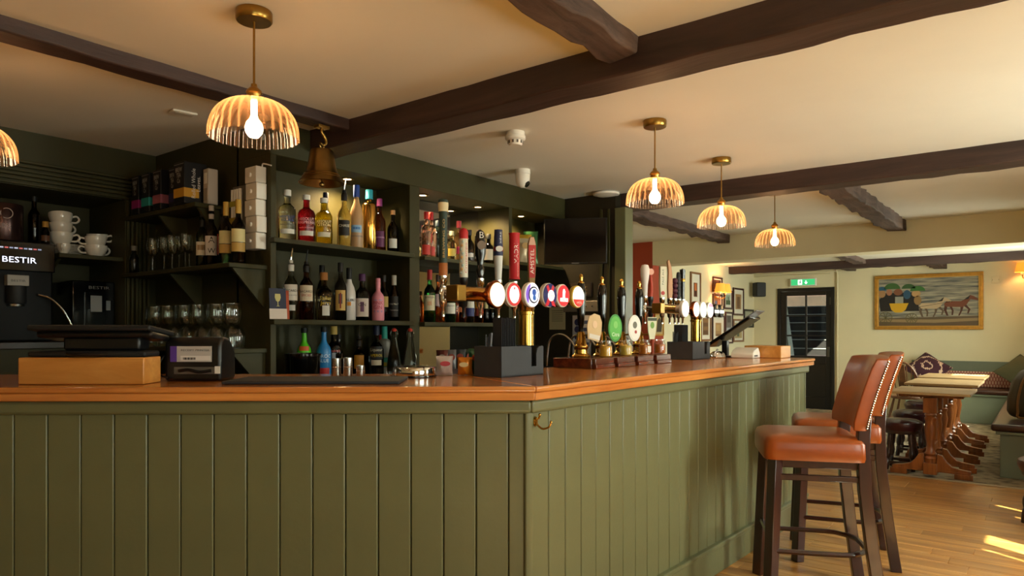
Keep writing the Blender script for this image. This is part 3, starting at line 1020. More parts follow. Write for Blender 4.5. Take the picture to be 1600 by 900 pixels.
bottle('small dark bottle with cork and white label at the end of the top shelf', 3.125, V1, z, 0.289, 0.037, 'spirit', 'dark', 'a97c4c', 0.03, [(0.14, 0.36, 'd4cfc4', 0.75)], group=g1)
# --- middle shelf, first bay
z = 1.355
bottle('white rum bottle with cream bat label and steel pourer', 2.352, V1, z, 0.405, 0.040, 'spirit', 'clear', labels=[(0.34, 0.62, 'd9d2c6', 1.0), (0.70, 0.86, 'cfcac2', 2.4) if False else (0.16, 0.26, 'cfcac2', 0.6)], texts=[('BACARDI', 0.51, 0.95, '1c1a1c'), ('CARTA BLANCA', 0.43, 0.9, '6a6460')], pour=('d9d4c8', 's'), group=g2)
bottle('golden rum bottle with cream bat label and black pourer', 2.455, V1, z, 0.405, 0.041, 'spirit', 'amber', labels=[(0.34, 0.62, 'd8c7ac', 1.0)], texts=[('BACARDI', 0.51, 0.95, '1c1a1c'), ('SPICED', 0.44, 0.7, 'b0301c')], pour=('141210', 'b'), group=g2)
bottle('squat clear bottle with cork and yellow scrawl on the middle shelf', 2.578, V1, z, 0.282, 0.051, 'squat', 'straw', 'b3783c', 0.045, [(0.10, 0.32, 'cfccc4', 0.42)], [('Sailor\nJerry', 0.42, 0.7, 'cfae2c')], group=g2, turn=0.25)
bottle('dark bottle with black cap half hidden behind the pin-up label', 2.64, V1 + 0.10, z, 0.335, 0.030, 'spirit', 'brown', '0d0c0c', 0.05, group=g2)
bottle('dark rum bottle with yellow pin-up style label', 2.684, V1 - 0.02, z, 0.347, 0.037, 'spirit', 'smoke', '100e0d', 0.055, [(0.18, 0.55, 'c9a65c', 0.85), (0.30, 0.48, '3c4048', 0.30), (0.22, 0.50, '8c2c1c', 0.12)], group=g2)
bottle('white coconut rum bottle with black cap and palm tree print', 2.766, V1, z, 0.322, 0.040, 'slim', 'white', '0d0c0c', 0.07, [(0.30, 0.38, 'd8902c', 0.28)], [('MALIBU', 0.42, 0.95, '20201e')], group=g2)
bottle('round clear gin bottle with flower label and purple cap', 2.876, V1 + 0.01, z, 0.293, 0.047, 'squat', 'smoke', '4c2450', 0.045, [(0.09, 0.50, 'cfc4bc', 0.95), (0.20, 0.42, '6c4464', 0.25)], [('GIN', 0.36, 0.5, '18161a')], group=g2)
bottle('matt pink bottle with blue and red lettering', 2.980, V1 - 0.02, z, 0.271, 0.039, 'spirit', 'pink', 'd98a98', 0.07, (), [('PINK\nGIN', 0.40, 0.9, 'b03048'), ('* * *', 0.24, 0.8, '3c78b0'), ('~ ~', 0.53, 0.7, '4c8cc0')], group=g2, cap_r=1.15)
bottle('dark brown bottle with torn gold label on the middle shelf', 3.064, V1 + 0.02, z, 0.298, 0.037, 'spirit', 'dark', '16120e', 0.045, [(0.32, 0.56, 'a88c44', 0.85)], group=g2)
bottle('square shouldered whiskey bottle with black label and silver cap', 3.135, V1, z, 0.30, 0.034, 'slim', 'brown', 'b8b4a8', 0.065, [(0.10, 0.58, '12110f', 0.9)], [('Old No.7', 0.40, 0.9, 'c4c0b8'), ('Tennessee', 0.26, 0.9, 'a8a49c')], group=g2)
# --- back counter, first bay
z = 0.98
bottle('lime green liqueur bottle with black cap on the back counter', 2.455, V1 + 0.02, z, 0.33, 0.042, 'spirit', 'lime', '0d0d0d', 0.03, [(0.62, 0.70, 'c8561c', 0.7)], group=g3)
bottle('bright blue liqueur bottle with black cap on the back counter', 2.540, V1 - 0.05, z, 0.335, 0.042, 'spirit', 'cyan', '0d0d0d', 0.03, [(0.10, 0.30, 'b02420', 0.8)], [('CÎROC', 0.52, 1.0, 'c8dce8'), ('BLUE', 0.43, 0.7, 'c8dce8')], group=g3)
bottle('clear patterned bottle with gold cap and red writing on the back counter', 2.650, V1, z, 0.340, 0.047, 'vodka', 'smoke', 'b89a4c', 0.05, [(0.40, 0.56, '8c8c90', 0.22)], [('Hendrick', 0.60, 0.9, 'a83c34')], group=g3)
bottle('thin dark bottle with black cap between clear and amber ones', 2.735, V1 + 0.06, z, 0.290, 0.028, 'spirit', 'dark', '101010', 0.03, [(0.5, 0.62, '6c5a40', 0.8)], group=g3)
bottle('dark amber bottle with steel pourer on the back counter', 2.843, V1, z, 0.345, 0.040, 'squat', 'brown', labels=[(0.30, 0.62, 'b07c24', 0.8)], pour=('0d0d0d', 's'), group=g3)
bottle('clear bottle with black label and yellow lettering on the back counter', 2.940, V1 - 0.05, z, 0.345, 0.047, 'squat', 'smoke', '181c34', 0.06, [(0.42, 0.66, '191919', 0.9), (0.30, 0.40, 'cfc8b4', 0.7)], [('Liqueur', 0.59, 0.9, 'cfc9b4'), ('APEROL', 0.49, 0.9, 'd8b824')], group=g3)
bottle('frosted bottle with teal cap and teal label on the back counter', 3.034, V1 - 0.02, z, 0.340, 0.037, 'tube', 'frostw', '2c9c8c', 0.09, [(0.26, 0.46, '2c9484', 0.9), (0.08, 0.26, 'cfccc0', 0.9), (0.28, 0.36, 'd0c040', 0.35)], group=g3, cap_r=1.5)
bottle('small dark bottle with bright red neck between the swing top flasks', 3.10, V1 + 0.09, z, 0.285, 0.025, 'spirit', 'dark', 'b81c1c', 0.05, group=g3)
for k, (xx, yy) in enumerate(((3.015, 3.27), (3.112, 3.225))):
    t = bottle(('clear swing top flask with wire clasp, nearer the teal capped bottle', 'clear swing top flask with wire clasp, nearer the divider')[k], xx, yy, z, 0.315, 0.045, 'carafe', 'clear', group='swing top flasks')
    MB().lathe([(0, 0.306), (0.014, 0.308), (0.015, 0.319), (0.008, 0.327), (0, 0.329)], 14).build('stopper', flat('b8301c'), t)
    MB().tube([(-0.018, 0, 0.265), (-0.022, -0.01, 0.295), (-0.012, 0, 0.325), (0.012, 0, 0.325), (0.022, -0.01, 0.295), (0.018, 0, 0.265)], 0.0018, 6).build('wire_clasp', STEEL, t)
t = thing('ice_bucket', 'black open ice bucket on the back counter beside the lime bottle', 'bucket', (2.36, 3.30, 0.981))
MB().lathe([(0, 0), (0.088, 0), (0.092, 0.01), (0.096, 0.18), (0.092, 0.182), (0.088, 0.18), (0.083, 0.012), (0, 0.012)], 32).build('bucket_wall', GLOSSBLK, t)
MB().lathe([(0.096, 0.172), (0.100, 0.174), (0.100, 0.186), (0.092, 0.187), (0.091, 0.18)], 32).build('rim', GLOSSBLK, t)
# --- second bay
z, V2 = 1.785, 3.42
g4, g5 = 'gins in the mirrored bay', 'whiskeys in the mirrored bay'
bottle('square gin bottle with red cap and red print, first in the mirrored bay', 3.402, V2 - 0.05, z, 0.318, 0.034, 'vodka', 'pale', 'b02020', 0.05, [(0.08, 0.30, 'b8322a', 0.9)], group=g4)
bottle('pale gin bottle with red cap and red figure, second in the mirrored bay', 3.480, V2 - 0.02, z, 0.329, 0.037, 'vodka', 'pale', 'b02020', 0.055, [(0.08, 0.28, 'b8322a', 0.8), (0.36, 0.56, 'b02c28', 0.2)], group=g4)
bottle('blue green gin bottle with dark cap in the mirrored bay', 3.565, V2, z, 0.283, 0.036, 'vodka', 'blue', '20303c', 0.04, group=g4)
bottle('short yellow bottle behind the tall green tap handle', 3.712, V2, z, 0.225, 0.034, 'squat', 'straw', 'c8c0a0', 0.03, [(0.2, 0.45, 'c0a84c', 0.8)], group=g4)
bottle('pink gin bottle with crimson cap and magenta label in the mirrored bay', 3.79, V2, z, 0.308, 0.040, 'spirit', 'pale', '8c1c30', 0.05, [(0.22, 0.40, 'b02c50', 0.8)], group=g4)
bottle('dark bottle with white band label behind the black tap handle', 3.93, V2 + 0.02, z, 0.26, 0.036, 'spirit', 'dark', '1c1820', 0.04, [(0.22, 0.34, 'd0c8c0', 0.9)], group=g4)
bottle('plum coloured bottle with white band label in the mirrored bay', 4.02, V2, z, 0.27, 0.037, 'spirit', 'brown', '3c1428', 0.04, [(0.2, 0.36, 'd0c8c0', 0.9)], group=g4)
bottle('dark bottle with pale pointed label, last in the mirrored bay', 4.13, V2, z, 0.25, 0.042, 'squat', 'dark', '161616', 0.04, [(0.2, 0.55, 'c8beac', 0.9)], group=g4)
z = 1.35
bottle('brown whiskey bottle with pale label in the corner of the mirrored bay', 3.305, V2 - 0.05, z, 0.29, 0.028, 'spirit', 'brown', 'b0a890', 0.04, [(0.25, 0.6, 'a89c84', 0.9)], group=g5)
bottle('bright green bottle half hidden behind the cream label whiskey', 3.378, V2 + 0.06, z, 0.30, 0.034, 'wine', 'green', '284c20', 0.04, [(0.2, 0.45, '6c6450', 0.9)], group=g5)
bottle('green whiskey bottle with red neck and cream label', 3.445, V2 - 0.04, z, 0.361, 0.041, 'spirit', 'green', 'a02020', 0.07, [(0.24, 0.55, 'd2c6a4', 1.0)], [('JAMESON', 0.50, 0.9, '2c2c20'), ('III', 0.38, 0.3, 'c05824')], group=g5)
bottle('clear bottle with pink cream label and copper liquid below', 3.55, V2 - 0.02, z, 0.335, 0.034, 'spirit', 'amber', '3c2c28', 0.05, [(0.36, 0.62, 'c4a8a8', 1.0)], group=g5)
bottle('short green bottle with white label under the brass tap bar', 3.665, V2 - 0.03, z, 0.25, 0.040, 'wine', 'green', '20401c', 0.03, [(0.26, 0.58, 'cfc9bc', 1.0)], [('Tullamore', 0.50, 0.9, '3c3c34')], group=g5)
bottle('mahogany coloured brandy bottle under the brass tap bar', 3.75, V2, z, 0.24, 0.030, 'spirit', 'amber', '301410', 0.03, group=g5)
bottle('copper liqueur bottle with orange label under the brass tap bar', 3.82, V2, z, 0.24, 0.030, 'spirit', 'amber', '301410', 0.03, [(0.34, 0.50, 'c87848', 1.0)], group=g5)
bottle('whiskey bottle with white and blue label under the brass tap bar', 3.915, V2, z, 0.25, 0.036, 'spirit', 'smoke', '202028', 0.03, [(0.46, 0.72, 'cfcabc', 0.9), (0.2, 0.46, '2c3468', 0.9)], group=g5)
bottle('whiskey bottle with orange and brown label under the brass tap bar', 4.015, V2, z, 0.25, 0.036, 'spirit', 'amber', '3c2010', 0.03, [(0.46, 0.70, 'd08c1c', 0.9), (0.22, 0.46, '7c3020', 0.9)], group=g5)
bottle('small black bottle with gold band, nearer of the last two', 4.10, V2, z, 0.17, 0.026, 'squat', 'dark', 'c4b47c', 0.06, group=g5)
bottle('small black bottle with gold band, beside the second divider', 4.17, V2, z, 0.17, 0.026, 'squat', 'dark', 'c4b47c', 0.06, group=g5)

# --- wine bottles on the middle return shelf
gw = 'wine bottles on the return shelf'
z = 1.645
bottle('green wine bottle with cream label and dark neck beside the stemmed glasses', 2.03, 3.77, z, 0.32, 0.034, 'wine', 'green', '14180e', 0.09, [(0.24, 0.50, 'd2c8b0', 1.1), (0.34, 0.44, '8c6c3c', 0.8)], group=gw, cap_r=1.12)
bottle('wine bottle with white capsule and black letters on white label', 2.03, 3.672, z, 0.34, 0.034, 'wine', 'wine', 'b9b0a8', 0.075, [(0.20, 0.54, 'cfc8c0', 1.1)], [('A', 0.47, 0.5, '141414'), ('W', 0.28, 0.6, '141414')], group=gw, cap_r=1.15)
bottle('dark wine bottle with red label and black neck', 2.05, 3.585, z, 0.32, 0.033, 'wine', 'wine', '0c0a0a', 0.085, [(0.22, 0.60, '8c2c1c', 1.1)], group=gw, cap_r=1.12)
bottle('wine bottle with yellow capsule and map label, next to the red label', 2.02, 3.505, z, 0.34, 0.037, 'wine', 'wine', 'b8923c', 0.075, [(0.36, 0.58, 'cfc48c', 1.1), (0.20, 0.35, 'b8944c', 1.1)], group=gw, cap_r=1.2)
bottle('wine bottle with yellow capsule and map label, at the near end of the shelf', 2.02, 3.385, z, 0.34, 0.037, 'wine', 'wine', 'b8923c', 0.075, [(0.36, 0.58, 'cfc48c', 1.1), (0.20, 0.35, 'b8944c', 1.1)], group=gw, cap_r=1.2)
bottle('small liqueur bottle on the far end of the middle return shelf', 1.97, 4.47, z, 0.17, 0.028, 'squat', 'smoke', '6c6458', 0.03, group=gw)

# --- stemmed glasses and stemless glasses
def wine_glass(label, x, y):
    g = thing('wine_glass', label, 'glass', (x, y, 1.645), 0, 'stemmed glasses on the return shelf')
    MB().lathe([(0, 0.001), (0.030, 0.001), (0.031, 0.003), (0.006, 0.007), (0, 0.008)], 20).build('foot', GLASS, g)
    MB().lathe([(0.0045, 0.006), (0.0035, 0.03), (0.0035, 0.08), (0.006, 0.096)], 10).build('stem', GLASS, g)
    MB().lathe([(0, 0.094), (0.012, 0.098), (0.026, 0.112), (0.034, 0.135), (0.035, 0.16), (0.031, 0.20), (0.0305, 0.201), (0.0345, 0.16), (0.0333, 0.136), (0.0255, 0.114), (0, 0.098)], 20).build('bowl', GLASS, g)
    return g
wg = wine_glass('stemmed wine glass deepest in the row on the return shelf', 2.03, 4.36)
for k, (xx, yy) in enumerate(((1.99, 4.27), (2.07, 4.20), (2.0, 4.15), (2.05, 4.07), (1.99, 4.03), (2.05, 3.95), (2.0, 3.90))):
    dup(wg, (xx, yy, 1.645), 0, '%s stemmed wine glass counted from the deep end of the return shelf' % ('second', 'third', 'fourth', 'fifth', 'sixth', 'seventh', 'eighth')[k])
def stemless(label, x, y, zz, up):
    g = thing('stemless_glass', label, 'glass', (x, y, zz), 0, 'stemless glasses stacked on the low return shelf')
    pr = [(0, 0.0005), (0.024, 0.0005), (0.040, 0.014), (0.050, 0.040), (0.052, 0.062), (0.046, 0.118), (0.0452, 0.118), (0.0510, 0.062), (0.049, 0.041), (0.039, 0.016), (0, 0.005)]
    if not up:
        pr = [(r_, 0.1185 - z_) for r_, z_ in pr]
    MB().lathe(pr, 24).build('glass_bowl', GLASS, g)
    MB().lathe([(0.0475, 0.1165 if up else 0.002), (0.0475, 0.119 if up else 0.0), (0.0445, 0.119 if up else 0.0), (0.0445, 0.1165 if up else 0.002)], 24).build('rim', GLASS, g)
    return g
lo = stemless('stemless glass standing rim down, deepest of the lower row', 2.01, 4.33, 1.2, False)
hi = stemless('stemless glass standing upright on the lower row, deepest of the upper row', 2.01, 4.28, 1.3195, True)
ords = ('second', 'third', 'fourth', 'fifth', 'sixth', 'seventh', 'eighth')
for k in range(1, 7):
    yy = 4.33 - k * 0.155
    dup(lo, (2.01 - 0.01 * (k % 2), yy, 1.2), 0, 'stemless glass standing rim down, %s from the deep end of the lower row' % ords[k - 1])
for k in range(1, 6):
    yy = 4.28 - k * 0.174
    dup(hi, (2.01 - 0.012 * (k % 2), yy, 1.3195), 0, 'stemless glass standing upright, %s from the deep end of the upper row' % ords[k - 1])

# --- tea boxes
def tea_box(label, y, w, band, extra=False, x=2.0):
    t = thing('tea_box', label, 'box', (x, y, 2.0008), R(-90), 'black tea boxes on the top return shelf')
    # local -y looks towards the camera side (-x in the room)
    d = 0.13
    MB().box(-w / 2, w / 2, -0.055, d - 0.055, 0, 0.232).build('carton', mat('tea carton', '0f0e10', 0.45), t, bevel=0.003)
    MB().box(-w / 2 - 0.0006, w / 2 + 0.0006, -0.0557, 0.03, 0.035, 0.085).build('colour_band', flat(band), t)
    lettering('BREW\nTEA\nCo', flat('c9c4bc'), t, (0, -0.0562, 0.158), w=w * 0.62, h=0.085)
    MB().box(-w / 2 + 0.004, w / 2 - 0.004, -0.0558, -0.0552, 0.218, 0.220).build('edge_line', flat('a8a4a0'), t)
    return t
tea_box('black tea box with magenta band, deepest on the top return shelf', 4.40, 0.088, '8c1f64')
tea_box('black tea box with teal band on the top return shelf', 4.27, 0.096, '2c9490')
tea_box('black tea box with dusty pink band on the top return shelf', 4.125, 0.096, 'a05c6c')
tea_box('black tea box with navy band, half hidden by the yellow one', 4.00, 0.086, '2c2c54', x=2.03)
t = tea_box('black tea box with yellow band and white side lettering', 3.835, 0.115, 'c8962c', x=1.985)
lettering('Rolled Whole\nLeaves.', flat('d4cfc8'), t, (0.0583, 0.012, 0.115), rot=(0, 0, R(90)), w=0.165, h=0.05, vertical=True)
# --- white emergency light, tube rack, switch boxes at the near end of the return wall
t = thing('emergency_light', 'pale battery light standing beside the yellow band tea box', 'light', (2.06, 3.735, 2.0008))
MB().box(-0.03, 0.03, -0.028, 0.028, 0, 0.20).build('housing', mat('ivory plastic', 'b5aa9c', 0.5), t, bevel=0.006)
MB().box(-0.032, -0.030, -0.02, 0.02, 0.02, 0.09).build('lens', mat('grey lens', '8c8478', 0.3), t, bevel=0.001)
MB().box(-0.032, -0.030, -0.014, 0.014, 0.115, 0.175).build('switch', WHITE, t, bevel=0.001)
t = thing('tube_rack', 'grey wall rack of white tubes with yellow band', 'rack', (2.145, 3.535, 1.88))
MB().box(-0.035, 0, -0.06, 0.06, -0.02, 0.21).build('back_plate', mat('rack grey', '5c564c', 0.5), t, bevel=0.004)
for k in range(4):
    MB().cyl(0.010, 0.0, 0.17, 12, T(-0.046, -0.038 + 0.025 * k, 0.02)).build('tube', WHITE, t)
MB().box(-0.058, -0.055, -0.052, 0.052, 0.095, 0.125).build('band', flat('a89a2c'), t)
MB().box(-0.058, -0.055, -0.052, 0.052, -0.015, 0.035).build('label_card', flat('b09834'), t)
t = thing('switch_stack', 'column of five white switch boxes at the end of the return wall', 'switches', (2.148, 3.385, 1.73))
for k in range(5):
    j = (0.003, -0.004, 0.004, -0.003, 0.002)[k]
    b = MB().box(-0.062, 0, -0.062 + j, 0.045 + j, k * 0.0885, k * 0.0885 + 0.0865).build('switch_box', WHITE, t, bevel=0.004)
    MB().lathe([(0.012, 0), (0.012, 0.006), (0.009, 0.010), (0, 0.011)], 14, T(-0.0605, -0.008 + j, k * 0.0885 + 0.043) @ RY(R(-90))).build('switch_button', WHITE, b)
MB().tube([(-0.02, -0.05, 0.44), (-0.02, -0.056, 0.455), (-0.018, -0.08, 0.452), (-0.01, -0.12, 0.44)], 0.004, 6).build('cable', WHITE, t)
MB().tube([(-0.03, 0.045, 0.30), (-0.035, 0.062, 0.37), (-0.03, 0.075, 0.40), (-0.01, 0.08, 0.42)], 0.004, 6).build('cable', WHITE, t)
# --- menu cards at the left of the middle shelf
t = thing('menu_card', 'navy card printed with a wine glass leaning on the middle shelf', 'card', (2.172, 3.252, 1.3565), R(-14))
MB().box(-0.045, 0.045, -0.002, 0.002, 0, 0.165, M=RX(R(-6))).build('card', flat('18203c'), t)
MB().box(-0.047, 0.047, -0.0035, -0.002, 0, 0.055, M=RX(R(-6))).build('white_foot', flat('cfc5bb'), t)
MB().prism([(-0.014, 0.135), (-0.016, 0.115), (-0.010, 0.098), (-0.002, 0.092), (-0.002, 0.072), (-0.010, 0.068), (0.010, 0.068), (0.002, 0.072), (0.002, 0.092), (0.010, 0.098), (0.016, 0.115), (0.014, 0.135)], 0, 0.0012, M=RX(R(-6)) @ T(0, -0.0021, 0) @ RX(R(90))).build('glass_print', flat('c0b878'), t)
t = thing('menu_card', 'orange card standing half behind the navy wine card', 'card', (2.208, 3.262, 1.3565), R(-12))
MB().box(-0.035, 0.035, -0.002, 0.002, 0.0, 0.155, M=RX(R(-5))).build('card', flat('b0481c'), t)
# --- crisp packets in the third bay
def packet(label, x, y, z, w, h, cols, rz, tilt=0.0, cat='packet', group='snack packets'):
    t = thing('snack_packet', label, cat, (x, y, z), rz, group)
    nx, nz = 8, 8
    vs, fs = [], []
    for sd in (-1, 1):
        for k in range(nz + 1):
            for i in range(nx + 1):
                a, b = i / nx * 2 - 1, k / nz
                puff = 0.028 * (1 - abs(a) ** 2.5) * (4 * b * (1 - b)) ** 0.6 if 0 < k < nz else 0.001
                jig = 0.003 * math.sin(7 * a + 9 * b + x * 50)
                vs.append((a * w / 2 * (1 - 0.08 * (4 * b * (1 - b))), sd * puff + jig, b * h))
    q = (nx + 1) * (nz + 1)
    for k in range(nz):
        for i in range(nx):
            a = k * (nx + 1) + i
            fs.append((a, a + 1, a + nx + 2, a + nx + 1))
            fs.append((q + a + nx + 1, q + a + nx + 2, q + a + 1, q + a))
    M = RX(tilt)
    MB().add(vs, fs, True, M).build('foil_bag', mat('foil ' + cols[0], cols[0], 0.3, 0.25), t)
    for n, c in enumerate(cols[1:]):
        zz = h * (0.68 - 0.3 * n)
        pr = [(w * 0.30 * math.cos(a), h * 0.13 * math.sin(a)) for a in [2 * PI * i / 18 for i in range(18)]]
        MB().prism(pr, 0.0, 0.0015, M=M @ T(0.004 * n, -0.0295, zz) @ RX(R(90))).build('print_patch', flat(c), t)
    return t
fc = face_cam(4.5, 3.35)
packet('yellow and green crisp packet upright on the third bay shelf', 4.50, 3.36, 1.836, 0.13, 0.23, ('b08c2c', '3c6c24', 'c8b890'), fc)
packet('cream crisp packet leaning at the front of the third bay shelf', 4.44, 3.31, 1.836, 0.10, 0.19, ('b8a888', 'a07c3c'), fc + 0.4)
packet('green crisp packet with red and white print beside the television', 4.62, 3.375, 1.836, 0.12, 0.27, ('2a5a34', 'a83c2c', 'c8c0a4'), fc)
packet('dark green crisp packet behind the red tap handle', 4.56, 3.50, 1.836, 0.12, 0.22, ('1f4a30', 'b89c3c'), fc + 0.2)

# --- coffee alcove
t = thing('coffee_machine', 'tall black coffee machine with lit display at the edge of the photo', 'coffee machine', (1.36, 4.62, 1.231))
MB().box(-0.28, 0.222, 0, 0.40, 0.0, 0.57).build('housing', mat('machine black', '0b0b0b', 0.5, spec=0.15), t, bevel=0.012)
MB().box(-0.28, 0.222, -0.03, 0.0, 0.40, 0.565).build('display', mat('display black', '050507', 0.1), t, bevel=0.004)
lettering('BESTIR', mat('display letters', 'd8dcf0', 0.5, emit=1.6), t, (0.045, -0.031, 0.462), w=0.165, h=0.032)
dl = MB()
for k in range(9):
    MB().box(-0.05 + k * 0.023, -0.033 + k * 0.023, -0.0325, -0.0305, 0.523, 0.531).build('display_icon', mat('display icon %d' % (k % 3), ('b0b4c8', 'b05858', '8088a0')[k % 3], 0.5, emit=0.7), t)
MB().box(-0.02, 0.085, -0.05, 0.0, 0.315, 0.375).build('dispenser_badge', mat('warm grey plate', '8d857a', 0.4), t, bevel=0.003)
lettering('BESTIR', flat('2a2826'), t, (0.033, -0.0505, 0.343), w=0.07, h=0.012)
MB().lathe([(0.045, 0), (0.050, 0.01), (0.050, 0.10), (0, 0.10)], 20, T(0.033, -0.01, 0.215)).build('dispenser', BLACKM, t)
MB().lathe([(0.02, 0), (0.040, 0), (0.042, 0.012), (0.02, 0.012)], 20, T(0.033, -0.01, 0.20)).build('nozzle', STEEL, t)
MB().tube([(0.14, -0.02, 0.27), (0.19, -0.05, 0.25), (0.25, -0.07, 0.18), (0.30, -0.07, 0.08), (0.31, -0.06, 0.04), (0.28, -0.05, 0.03), (0.20, -0.03, 0.045)], 0.006, 8).build('steam_pipe', STEEL, t)
t = thing('milk_fridge', 'small black glass-fronted milk fridge right of the coffee machine', 'fridge', (1.84, 4.70, 1.231))
MB().box(-0.13, 0.115, 0, 0.34, 0, 0.37).build('housing', GLOSSBLK, t, bevel=0.008)
MB().box(-0.06, 0.09, -0.008, 0.0, 0.05, 0.30).build('glass_door', mat('fridge door glass', '0c0f12', 0.05, coat=0.6), t, bevel=0.002)
lettering('BESTIR', flat('6c6864'), t, (0.02, -0.009, 0.33), w=0.12, h=0.018)
MB().box(-0.03, 0.035, -0.0095, -0.0082, 0.18, 0.28).build('notice', flat('8c9090'), t)
MB().box(0.06, 0.085, -0.0095, -0.0082, 0.19, 0.25).build('notice', flat('7c8488'), t)
t = thing('coffee_tin', 'tall brown coffee tin with round emblem on top of the coffee machine', 'tin', (1.36, 4.72, 1.802), face_cam(1.36, 4.72))
MB().lathe([(0, 0), (0.098, 0), (0.10, 0.004), (0.10, 0.205), (0.098, 0.21), (0, 0.21)], 32).build('tin_body', mat('brown tin', '3c2824', 0.25, 0.7), t)
MB().lathe([(0.026, 0), (0.030, 0), (0.030, 0.001), (0.026, 0.001)], 24, T(0.02, -0.0985, 0.15) @ RX(R(90))).build('emblem', flat('9c8c84'), t)
lettering('LEGEND\nCOFFEE CO', flat('a89890'), t, (0, 0, 0.08), w=0.08, wrap=0.101)
bottle('tall dark syrup bottle with pump on the coffee machine', 1.53, 4.76, 1.802, 0.285, 0.032, 'wine', 'dark', '0c0c0c', 0.03, group='bottles in the coffee alcove')
bottle('small dark bottle with gold cap and brown label in the coffee alcove', 1.565, 4.69, 1.802, 0.135, 0.024, 'squat', 'dark', 'b08030', 0.035, [(0.15, 0.42, '5c3820', 1.0)], group='bottles in the coffee alcove')
def cup(label, x, y, z, r, h, tilt=0.0, hand=0.0, parent=None, group='white cups in the coffee alcove'):
    t = thing('coffee_cup', label, 'cup', (x, y, z), hand, group)
    M = T(0, 0, 0) @ RX(tilt)
    MB().lathe([(0, 0), (r * 0.55, 0), (r * 0.58, 0.004), (r * 0.86, h * 0.35), (r, h * 0.75), (r, h), (r * 0.95, h), (r * 0.94, h * 0.75), (r * 0.78, h * 0.35), (0, 0.008)], 24, M).build('cup_bowl', WHITEC, t)
    MB().tube([(-r * 0.93, 0, h * 0.8), (-r * 1.35, 0, h * 0.88), (-r * 1.55, 0, h * 0.62), (-r * 1.3, 0, h * 0.36), (-r * 0.84, 0, h * 0.34)], 0.006, 8, M).build('handle', WHITEC, t)
    return t
zs = 1.75
def saucers(x, y, n, r, lab):
    for k in range(n):
        t = MB().lathe([(0, 0), (r * 0.5, 0), (r * 0.55, 0.003), (r, 0.010), (r, 0.0125), (r * 0.5, 0.0075), (0, 0.006)], 28).build('saucer', WHITEC, loc=(x, y, zs + 0.0005 + k * 0.0095))
        tag(t, lab % ords[k - 1] if k else lab % 'lowest', 'saucer', 'stacked saucers')
saucers(1.668, 4.745, 6, 0.066, 'white saucer, %s in the stack under the cups')
saucers(1.768, 4.845, 8, 0.055, 'white saucer, %s in the stack between the two piles of cups')
cup('white cup at the bottom of the tall tilted cup stack', 1.668, 4.745, 1.812, 0.062, 0.075, R(2), R(150))
cup('white cup in the middle of the tall tilted cup stack', 1.668, 4.745, 1.870, 0.062, 0.075, R(3), R(200))
cup('tilted white cup on top of the tall cup stack', 1.666, 4.745, 1.930, 0.064, 0.075, R(9), R(175))
cup('small white espresso cup in front of the saucers', 1.640, 4.628, 1.751, 0.036, 0.058, 0, R(60))
cup('white cup at the bottom of the two cup pile on the alcove shelf', 1.845, 4.70, 1.751, 0.062, 0.072, 0, R(-20))
cup('white cup stacked on another at the right of the alcove shelf', 1.845, 4.705, 1.806, 0.060, 0.07, R(-3), R(-15))
cup('white cup leaning behind the two cup pile', 1.90, 4.82, 1.84, 0.060, 0.07, R(-5), R(140))
cup('white cup standing behind the two cup pile', 1.89, 4.82, 1.751, 0.062, 0.075, 0, R(120))
cup('white cup behind the saucers at the back of the alcove shelf', 1.66, 4.93, 1.751, 0.055, 0.11, 0, R(20))

# ================================================================ beer towers
COPPER = mat('copper ring', 'a8582c', 0.25, 1.0)
def lit(name, c, e):
    return mat('lit ' + name, c, 0.3, emit=e, coat=0.3)
def disc_poly(r, n=28, cx=0.0, cz=0.0, sx=1.0):
    return [(cx + sx * r * math.cos(2 * PI * i / n), cz + r * math.sin(2 * PI * i / n)) for i in range(n)]
MXZ = RX(R(90))                    # prism drawn in xz, extruded towards -y
def plate(poly, d0, d1, m, parent, name, M=None):
    """flat shape in xz whose face looks to -y between depth d0 and d1"""
    return MB().prism(poly, d0, d1, M=(M or T(0, 0, 0)) @ MXZ).build(name, m, parent)

def lens(parent, x, z, r, ring, layers, ymount):
    """round badge in front of the tap bar; layers: (shape, colour, glow)"""
    ln = MB().lathe([(0.018, 0.0), (0.020, 0.02), (0.030, 0.035), (r * 0.96, 0.045), (r, 0.050), (r, 0.066), (r * 0.93, 0.070), (0, 0.070)], 32, RX(R(90))).build('badge', ring, parent, loc=(x, ymount, z))
    d = 0.0705
    for shp, c, e in layers:
        o = MB().prism(shp, d, d + 0.0012, M=MXZ).build('badge_print', lit(c + str(e), c, e) if e else flat(c), ln)
        d += 0.0013
    return ln

